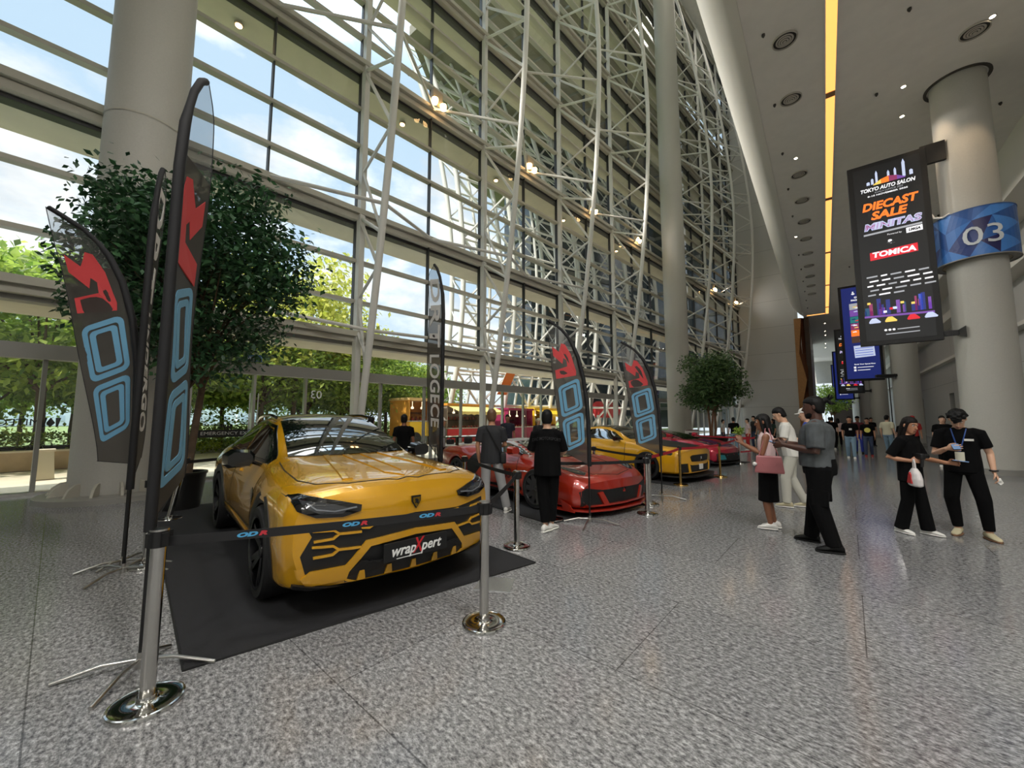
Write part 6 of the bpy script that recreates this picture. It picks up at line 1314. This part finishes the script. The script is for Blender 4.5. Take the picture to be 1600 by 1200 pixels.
MB().tube([(-.05, .08 * math.cos(a), .13 + .09 * math.sin(a) * 0 - .05 * math.sin(a)) for a in [PI * i / 10 for i in range(11)]], .006, 6).build('front_handle', HBAG, hb); MB().tube([(0, .12, .22), (.03, .06, .42), (.08, .02, .62)], .007, 6).build('strap', HBAG, hb); MB().tube([(0, -.12, .22), (.03, -.06, .42), (.08, -.02, .62)], .007, 6).build('strap', HBAG, hb)
MB().lathe([(.001, -.03), (.022, -.02), (.03, 0), (.022, .02), (.001, .03)], 12, (-.07, .17, .12)).build('fluffy_charm', SHW, hb, smooth=80)
# --- man in white tee, man in cap
t, A, U, Hd, lg, k = person('person in loose white tee and off-white trousers, head bent, behind the person in pink', (-.52, 8.75), 184, 1.80, 'light', 'short', top=WTT, sleeve=.75, hem=.88, bm=KH, shoe=SHT, sole=SHW, vox=.009, loose=1.12,
    pose={'lean': .12, 'head': (0, .45), 'L': ((-.23, .08, 1.13), (-.08, .32, 1.16), (.3, 1, .1), (.1, .1, 1), .6), 'R': ((.23, .08, 1.13), (.10, .30, 1.16), (-.3, 1, .1), (-.1, .1, 1), .6), 'LL': ((-.10, .10, .50), (-.10, .10, .085), .1), 'RL': ((.10, .02, .50), (.11, -.16, .085), -.1)})
phone('phone held by the person in loose white tee', W_(U(0, .40, 1.19), t), (.7, -.1, .8), (-1, 0, .3))
person('person in white cap and royal blue shirt, mostly hidden behind the two bigger figures', (-.28, 9.9), 178, 1.79, 'light', 'short', top=BLU, sleeve=.7, bm=JD, shoe=SHW, vox=.010, cap=SHW, pose={'head': (0, .2), 'L': ((-.23, .05, 1.13), (-.1, .3, 1.15), (.3, 1, 0), (0, 0, 1), .5)})
# --- tall broad man
t, A, U, Hd, lg, k = person('tall broad person with tied-up dreadlocks, mottled grey tee, black cargo trousers and boots', (-.09, 6.30), 176, 1.85, 'dark', 'bun', top=TIE, sleeve=.9, hem=.93, bm=BK, shoe=SHB, vox=HV, g=1.44, loose=1.02,
    pose={'head': (.05, .05), 'belly': .03, 'cuff': -.02, 'flare': .074, 'L': ((-.235, .0, 1.12), (-.055, .34, 1.17), (.45, 1, -.05), (.0, .2, 1), .75), 'R': ((.235, .02, 1.12), (.07, .33, 1.19), (-.45, 1, -.05), (0, .2, 1), .75), 'LL': ((-.15, .02, .50), (-.20, -.10, .085), -.25), 'RL': ((.12, .07, .50), (.14, .14, .085), .1)})
phone('phone in the hands of the tall broad person', W_(U(0, .43, 1.19), t), (.3, -.2, 1), (-1, 0, .1))
for s_, z in ((-1, .62), (1, .62)): MB().box((s_ * .235, .0, z), (.035, .17, .2), 0, .01).build('cargo_pocket', BK, t)
blob('beard', [[oval(Hd(0, yo, z), rx * k, ry * k) for z, rx, ry, yo in ((-.135, .03, .03, .055), (-.11, .055, .05, .045), (-.08, .064, .062, .034), (-.055, .066, .05, .03))]], HB, t, .008, 3, .3)
MB().tube([tuple(Vector(A['R'][2]) + Vector((.03 * math.cos(a), -.01, .03 * math.sin(a)))) for a in [2 * PI * i / 12 for i in range(13)]], .006, 6).build('bracelet', BLACKM, t)
# --- woman at the right
t, A, U, Hd, lg, k = person('person with very long dark hair, black tee and flared black trousers, carrying a white bag', (.88, 7.78), -28, 1.60, 'tan', 'verylong', HDB, top=BK, sleeve=.85, hem=.78, bm=BK, shoe=SHW, vox=HV, loose=1.12,
    pose={'head': (-.35, .25), 'cuff': -.02, 'flare': .075, 'R': ((.25, -.14, 1.13), (.17, .08, 1.10), (-.5, 1, .1), (-.2, .2, 1), .9), 'L': ((-.24, .08, 1.12), (-.16, .36, 1.08), (.1, 1, .12), (.2, .1, 1), .55), 'LL': ((-.10, .06, .50), (-.12, .10, .085), -.1), 'RL': ((.09, -.02, .50), (.10, -.12, .085), .3)})
phone('phone held out by the person with very long hair', W_(U(-.14, .50, 1.12), t), (.1, -.1, 1), (1, -.3, .1))
cm = thing('camera_gimbal', 'small black hand-held camera carried by the person with very long hair', 'camera', tuple(W_(U(.13, .17, 1.14), t)), math.radians(-60))
MB().box((0, 0, .03), (.13, .06, .075), 0, .012).build('camera_body', PLM, cm, smooth=50); MB().tube([(0, .03, .03), (0, .10, .03)], .03, 14).build('lens', PLB, cm, smooth=50); MB().tube([(.04, 0, 0), (.04, -.01, -.11)], .017, 10).build('grip', PLM, cm, smooth=60)
pb = thing('plastic_bag', 'white plastic carrier bag with red print hanging from the hand of the long-haired person', 'bag', tuple(W_(U(.20, .13, .735), t)), math.radians(-75))
BAGM = mat('bag_plastic', (216, 210, 208), .35, bump=(14, .6)); 
blob('bag_body', [[oval((0, 0, z), a, b_) for z, a, b_ in ((0, .10, .04), (.015, .135, .06), (.10, .135, .062), (.18, .10, .05), (.24, .045, .025))]], BAGM, pb, .008, 3, .4)
MB().tube([(-.03, 0, .22), (-.02, 0, .31), (0, 0, .36)], .010, 6).build('handle', BAGM, pb); MB().tube([(.03, 0, .22), (.02, 0, .31), (0, 0, .36)], .010, 6).build('handle', BAGM, pb)
MB().prism([(-.06, .04), (.06, .04), (.035, .16), (.012, .19), (-.02, .14)], -.066, -.050, lambda a, b, c: (a, c, b)).build('red_print', RED_C, pb)
# --- man with lanyard
t, A, U, Hd, lg, k = person('person with thick black hair, blue lanyard and white badge, looking down at a phone', (1.43, 8.08), -104, 1.73, 'light', 'mop', top=BK, sleeve=.72, hem=.86, bm=BK, shoe=SHT, sole=SOB, vox=HV, loose=1.1,
    pose={'lean': .07, 'head': (.05, .75), 'cuff': .03, 'flare': .05, 'R': ((.25, .03, 1.10), (.11, .24, 1.19), (-.9, .5, .12), (-.1, .3, 1), .5), 'L': ((-.25, -.05, 1.13), (-.27, .04, .89), (-.35, .15, -1), (0, 1, .1), .8), 'RL': ((.13, .03, .50), (.10, -.02, .085), .15), 'LL': ((-.16, .05, .50), (-.18, .04, .085), -.55)})
phone('phone looked at by the person with the lanyard', W_(U(.02, .31, 1.22), t), (-.1, -.45, .9), (0, 1, .3))
LAN = mat('lanyard_blue', (40, 74, 140), .6)
ly = MB(); ly.tube([U(.07, .06, 1.46), U(.05, .125, 1.36), U(.012, .155, 1.15)], .007, 4); ly.tube([U(-.07, .06, 1.46), U(-.05, .125, 1.36), U(.0, .155, 1.15)], .007, 4)
lo_ = ly.build('lanyard', LAN, t, label='blue lanyard'); MB().box(tuple(U(.005, .162, 1.085)), (.088, .006, .115), 0, .002).build('badge_card', mat('badge_white', (204, 200, 180), .5), lo_)
MB().box(tuple(U(-.09, .137, 1.31)), (.085, .006, .028)).build('chest_label', WTT, t)
MB().tube([tuple(Vector(A['L'][2]) + Vector((.033 * math.cos(a), .033 * math.sin(a), .02))) for a in [2 * PI * i / 14 for i in range(15)]], .012, 6).build('watch', BLACKM, t)
p = W_(U(-.31, .07, .79), t); q = thing('tissue', 'crumpled white tissue in the lowered hand of the person with the lanyard', 'tissue', tuple(p)); blob('paper', [[oval((0, 0, z), a, b_, n=9) for z, a, b_ in ((-.06, .01, .03), (-.03, .035, .02), (0, .022, .034), (.03, .012, .01))]], SHW, q, .006, 1, .2)
# --- two visitors seen from behind
t, A, U, Hd, lg, k = person('person with brown hair seen from behind, charcoal tee, grey trousers and a black sling bag', (-4.46, 5.02), 128, 1.74, 'tan', 'short', HBR, top=DK, sleeve=.75, hem=.84, bm=GR, shoe=SHW, vox=.009, loose=1.1, face_on=False,
    pose={'LL': ((-.10, .02, .50), (-.09, -.02, .085), -.1), 'RL': ((.17, .06, .50), (.26, .10, .085), .3), 'flare': .065, 'L': ((-.24, .0, 1.13), (-.22, .08, .88), (.1, .3, -1), (0, 1, 0), .5), 'R': ((.23, .06, 1.14), (.12, .26, 1.10), (-.3, 1, 0), (0, 0, 1), .5)})
MB().tube([U(-.09, -.075, 1.47), U(-.02, -.142, 1.36), U(.10, -.145, 1.14), U(.17, -.10, 1.0)], .014, 6).build('sling_strap', BELTK, t); MB().box(tuple(U(.19, -.04, .93)), (.10, .2, .19), .2, .03).build('sling_bag', BELTK, t, smooth=50)
t, A, U, Hd, lg, k = person('person seen from behind all in black with white shoes, in front of the red car', (-3.13, 4.72), 118, 1.70, 'light', 'short', top=BK, sleeve=.95, hem=.80, bm=BK, shoe=SHW, vox=.009, loose=1.18, face_on=False,
    pose={'LL': ((-.07, .03, .50), (-.03, -.02, .085), .5), 'RL': ((.07, .08, .50), (.04, .10, .085), .5), 'L': ((-.25, .06, 1.14), (-.10, .28, 1.12), (.3, 1, .1), (0, .1, 1), .6), 'R': ((.25, .06, 1.14), (.13, .28, 1.06), (-.2, 1, 0), (0, .1, 1), .6), 'cuff': .05})
me = text_mesh('DRC MOTORSPORT', .045, mat('print_dark_grey', (52, 52, 54), .7), .001, 0, .001)
for v in me.vertices: a = v.co.x / .26; v.co = Vector((v.co.x, 0, .10 * math.cos(a) - .10 + v.co.y * 1.3))
o = link('back_print', me, t); pp = U(0, -.150, 1.34); 
for v in me.vertices: v.co = Vector((v.co.x, -v.co.x ** 2 * -1.1, v.co.z))
o.location = pp
# --- people by the windows
person('person in black tee seen from behind beyond the yellow SUV windscreen', (-7.8, 5.66), 140, 1.68, 'brown', 'short', top=BK, sleeve=.7, bm=JD, shoe=SHB, face_on=False)
person('person whose dark hair just shows over the SUV roof', (-8.7, 5.35), 120, 1.62, 'tan', 'short', top=DK, sleeve=.7, bm=JD, shoe=SHB, face_on=False)
person('person in white cap and light tee half behind the tall grey flag', (-7.9, 6.9), 30, 1.62, 'tan', 'short', top=GR, sleeve=.7, bm=BK, shoe=SHB, cap=SHW)
person('person in dark polo facing the hall beside the glass doors', (-8.35, 10.2), -48, 1.72, 'brown', 'short', top=cloth('cloth_navy', (24, 26, 40)), sleeve=.7, bm=BK, shoe=SHB)
person('person in a pale hat behind the person in black', (-8.75, 12.6), -30, 1.60, 'light', 'short', top=DK, sleeve=.7, bm=JD, shoe=SHB, cap=CRT)
# --- group at the planter
gp = [('person seen from behind in black tee with white shoulder print, beside the planter', (-3.55, 21.9), 110, 1.66, BK, JN, 'short', None), ('person in pink top sitting by the planter', (-3.1, 23.0), 200, 1.60, PK, RED_C, 'short', None),
      ('person in dark tee standing at the back of the planter group', (-3.0, 24.4), 220, 1.74, DK, JD, 'short', None), ('person in grey top with a mop of black hair in the planter group', (-2.55, 23.3), 170, 1.63, GR, BK, 'mop', None), ('person in dark green at the right of the planter group', (-2.15, 24.6), 200, 1.58, cloth('cloth_dark_green', (26, 50, 40)), BK, 'long', None), ('person in white beside the tree trunks', (-4.7, 25.6), 0, 1.55, WTT, JD, 'short', None)]
for lb, lc, fc, h, tp, bt, hr, cp_ in gp: person(lb, lc, fc, h, R.choice(['tan', 'light']), hr, top=tp, sleeve=.7, bm=bt, shoe=SHW, vox=.018)
# --- people walking up the concourse
walk = {'LL': ((-.10, .10, .52), (-.10, .16, .085), 0), 'RL': ((.10, .02, .50), (.10, -.18, .085), 0)}; walk2 = {'RL': ((.10, .10, .52), (.10, .16, .085), 0), 'LL': ((-.10, .02, .50), (-.10, -.18, .085), 0)}
t, A, U, Hd, lg, k = person('person in black tee with white tag and light jeans walking towards the viewer', (.74, 20.9), -92, 1.68, 'tan', 'short', top=BK, sleeve=.8, bm=JN, shoe=SHW, vox=.016, pose=walk, g=1.08); MB().box(tuple(U(-.02, .15, 1.22)), (.09, .01, .07), .3).build('tag', SHW, t)
t, A, U, Hd, lg, k = person('person in black tee with round yellow print and red shoes walking towards the viewer', (1.36, 22.4), -95, 1.62, 'tan', 'short', top=BK, sleeve=.8, bm=JD, shoe=SHR, vox=.016, pose=walk2)
MB().tube([U(0, .120, 1.20), U(0, .146, 1.20)], .10, 18).build('yellow_print', mat('print_yellow', (214, 206, 100), .7), t)
far = [('person in orange and dark cap with blue trousers behind the pair walking up', (1.15, 24.2), -90, 1.70, MAR, BPU, 'short', BK, walk), ('person in cream tee and light jeans seen from behind', (2.05, 23.2), 60, 1.74, CRT, JN, 'short', None, walk), ('person with maroon headscarf and black top', (2.25, 20.2), -95, 1.60, BK, JD, 'hijab', None, walk2),
       ('person in red cap behind the headscarf wearer', (2.75, 22.6), -90, 1.70, RED_C, BK, 'short', RED_C, walk), ('person in black between the long-haired person and the column', (3.0, 19.0), -90, 1.68, BK, BK, 'short', None, {}), ('person in black cap right of the second column', (3.75, 23.5), -100, 1.62, BK, BK, 'short', BK, {}),
       ('person in dark top at the back of the concourse, left side', (.25, 26.5), 80, 1.68, BK, BK, 'short', None, walk), ('person in pale pink far down the concourse', (.55, 30.0), 85, 1.62, PK, BK, 'long', None, walk2), ('person in black far down the concourse near the small tree', (.2, 33.5), 80, 1.70, BK, JD, 'short', None, {}), ('person in dark grey beside the one in pale pink', (1.0, 28.4), -90, 1.66, DK, JD, 'short', None, {}),
       ('person with long hair standing far down the concourse', (-.15, 29.2), 70, 1.60, DK, BK, 'long', None, {}), ('person by the tripod at the third column', (2.1, 31.5), -70, 1.66, BK, BK, 'short', None, {})]
for lb, lc, fc, h, tp, bt, hr, cp_, ps in far: person(lb, lc, fc, h, R.choice(['tan', 'light', 'brown']), hr, MAR if hr == 'hijab' else None, top=tp, sleeve=.8, bm=bt, shoe=R.choice([SHW, SHB]), vox=.018, cap=cp_, pose=dict(ps))
t = thing('light_stand', 'black tripod light stand at the second column far down the concourse', 'tripod', (2.9, 30.2, 0))
MB().tube([(0, 0, .5), (0, 0, 3.9)], .03, 6).build('mast', BLACKM, t)
for i in range(3): a = i * 2.1; MB().tube([(0, 0, 1.0), (.5 * math.cos(a), .5 * math.sin(a), 0)], .018, 6).build('leg', BLACKM, t)
MB().box((-.1, 0, 4.0), (.9, .3, .16), .2, .03).build('lamp_head', BLACKM, t)
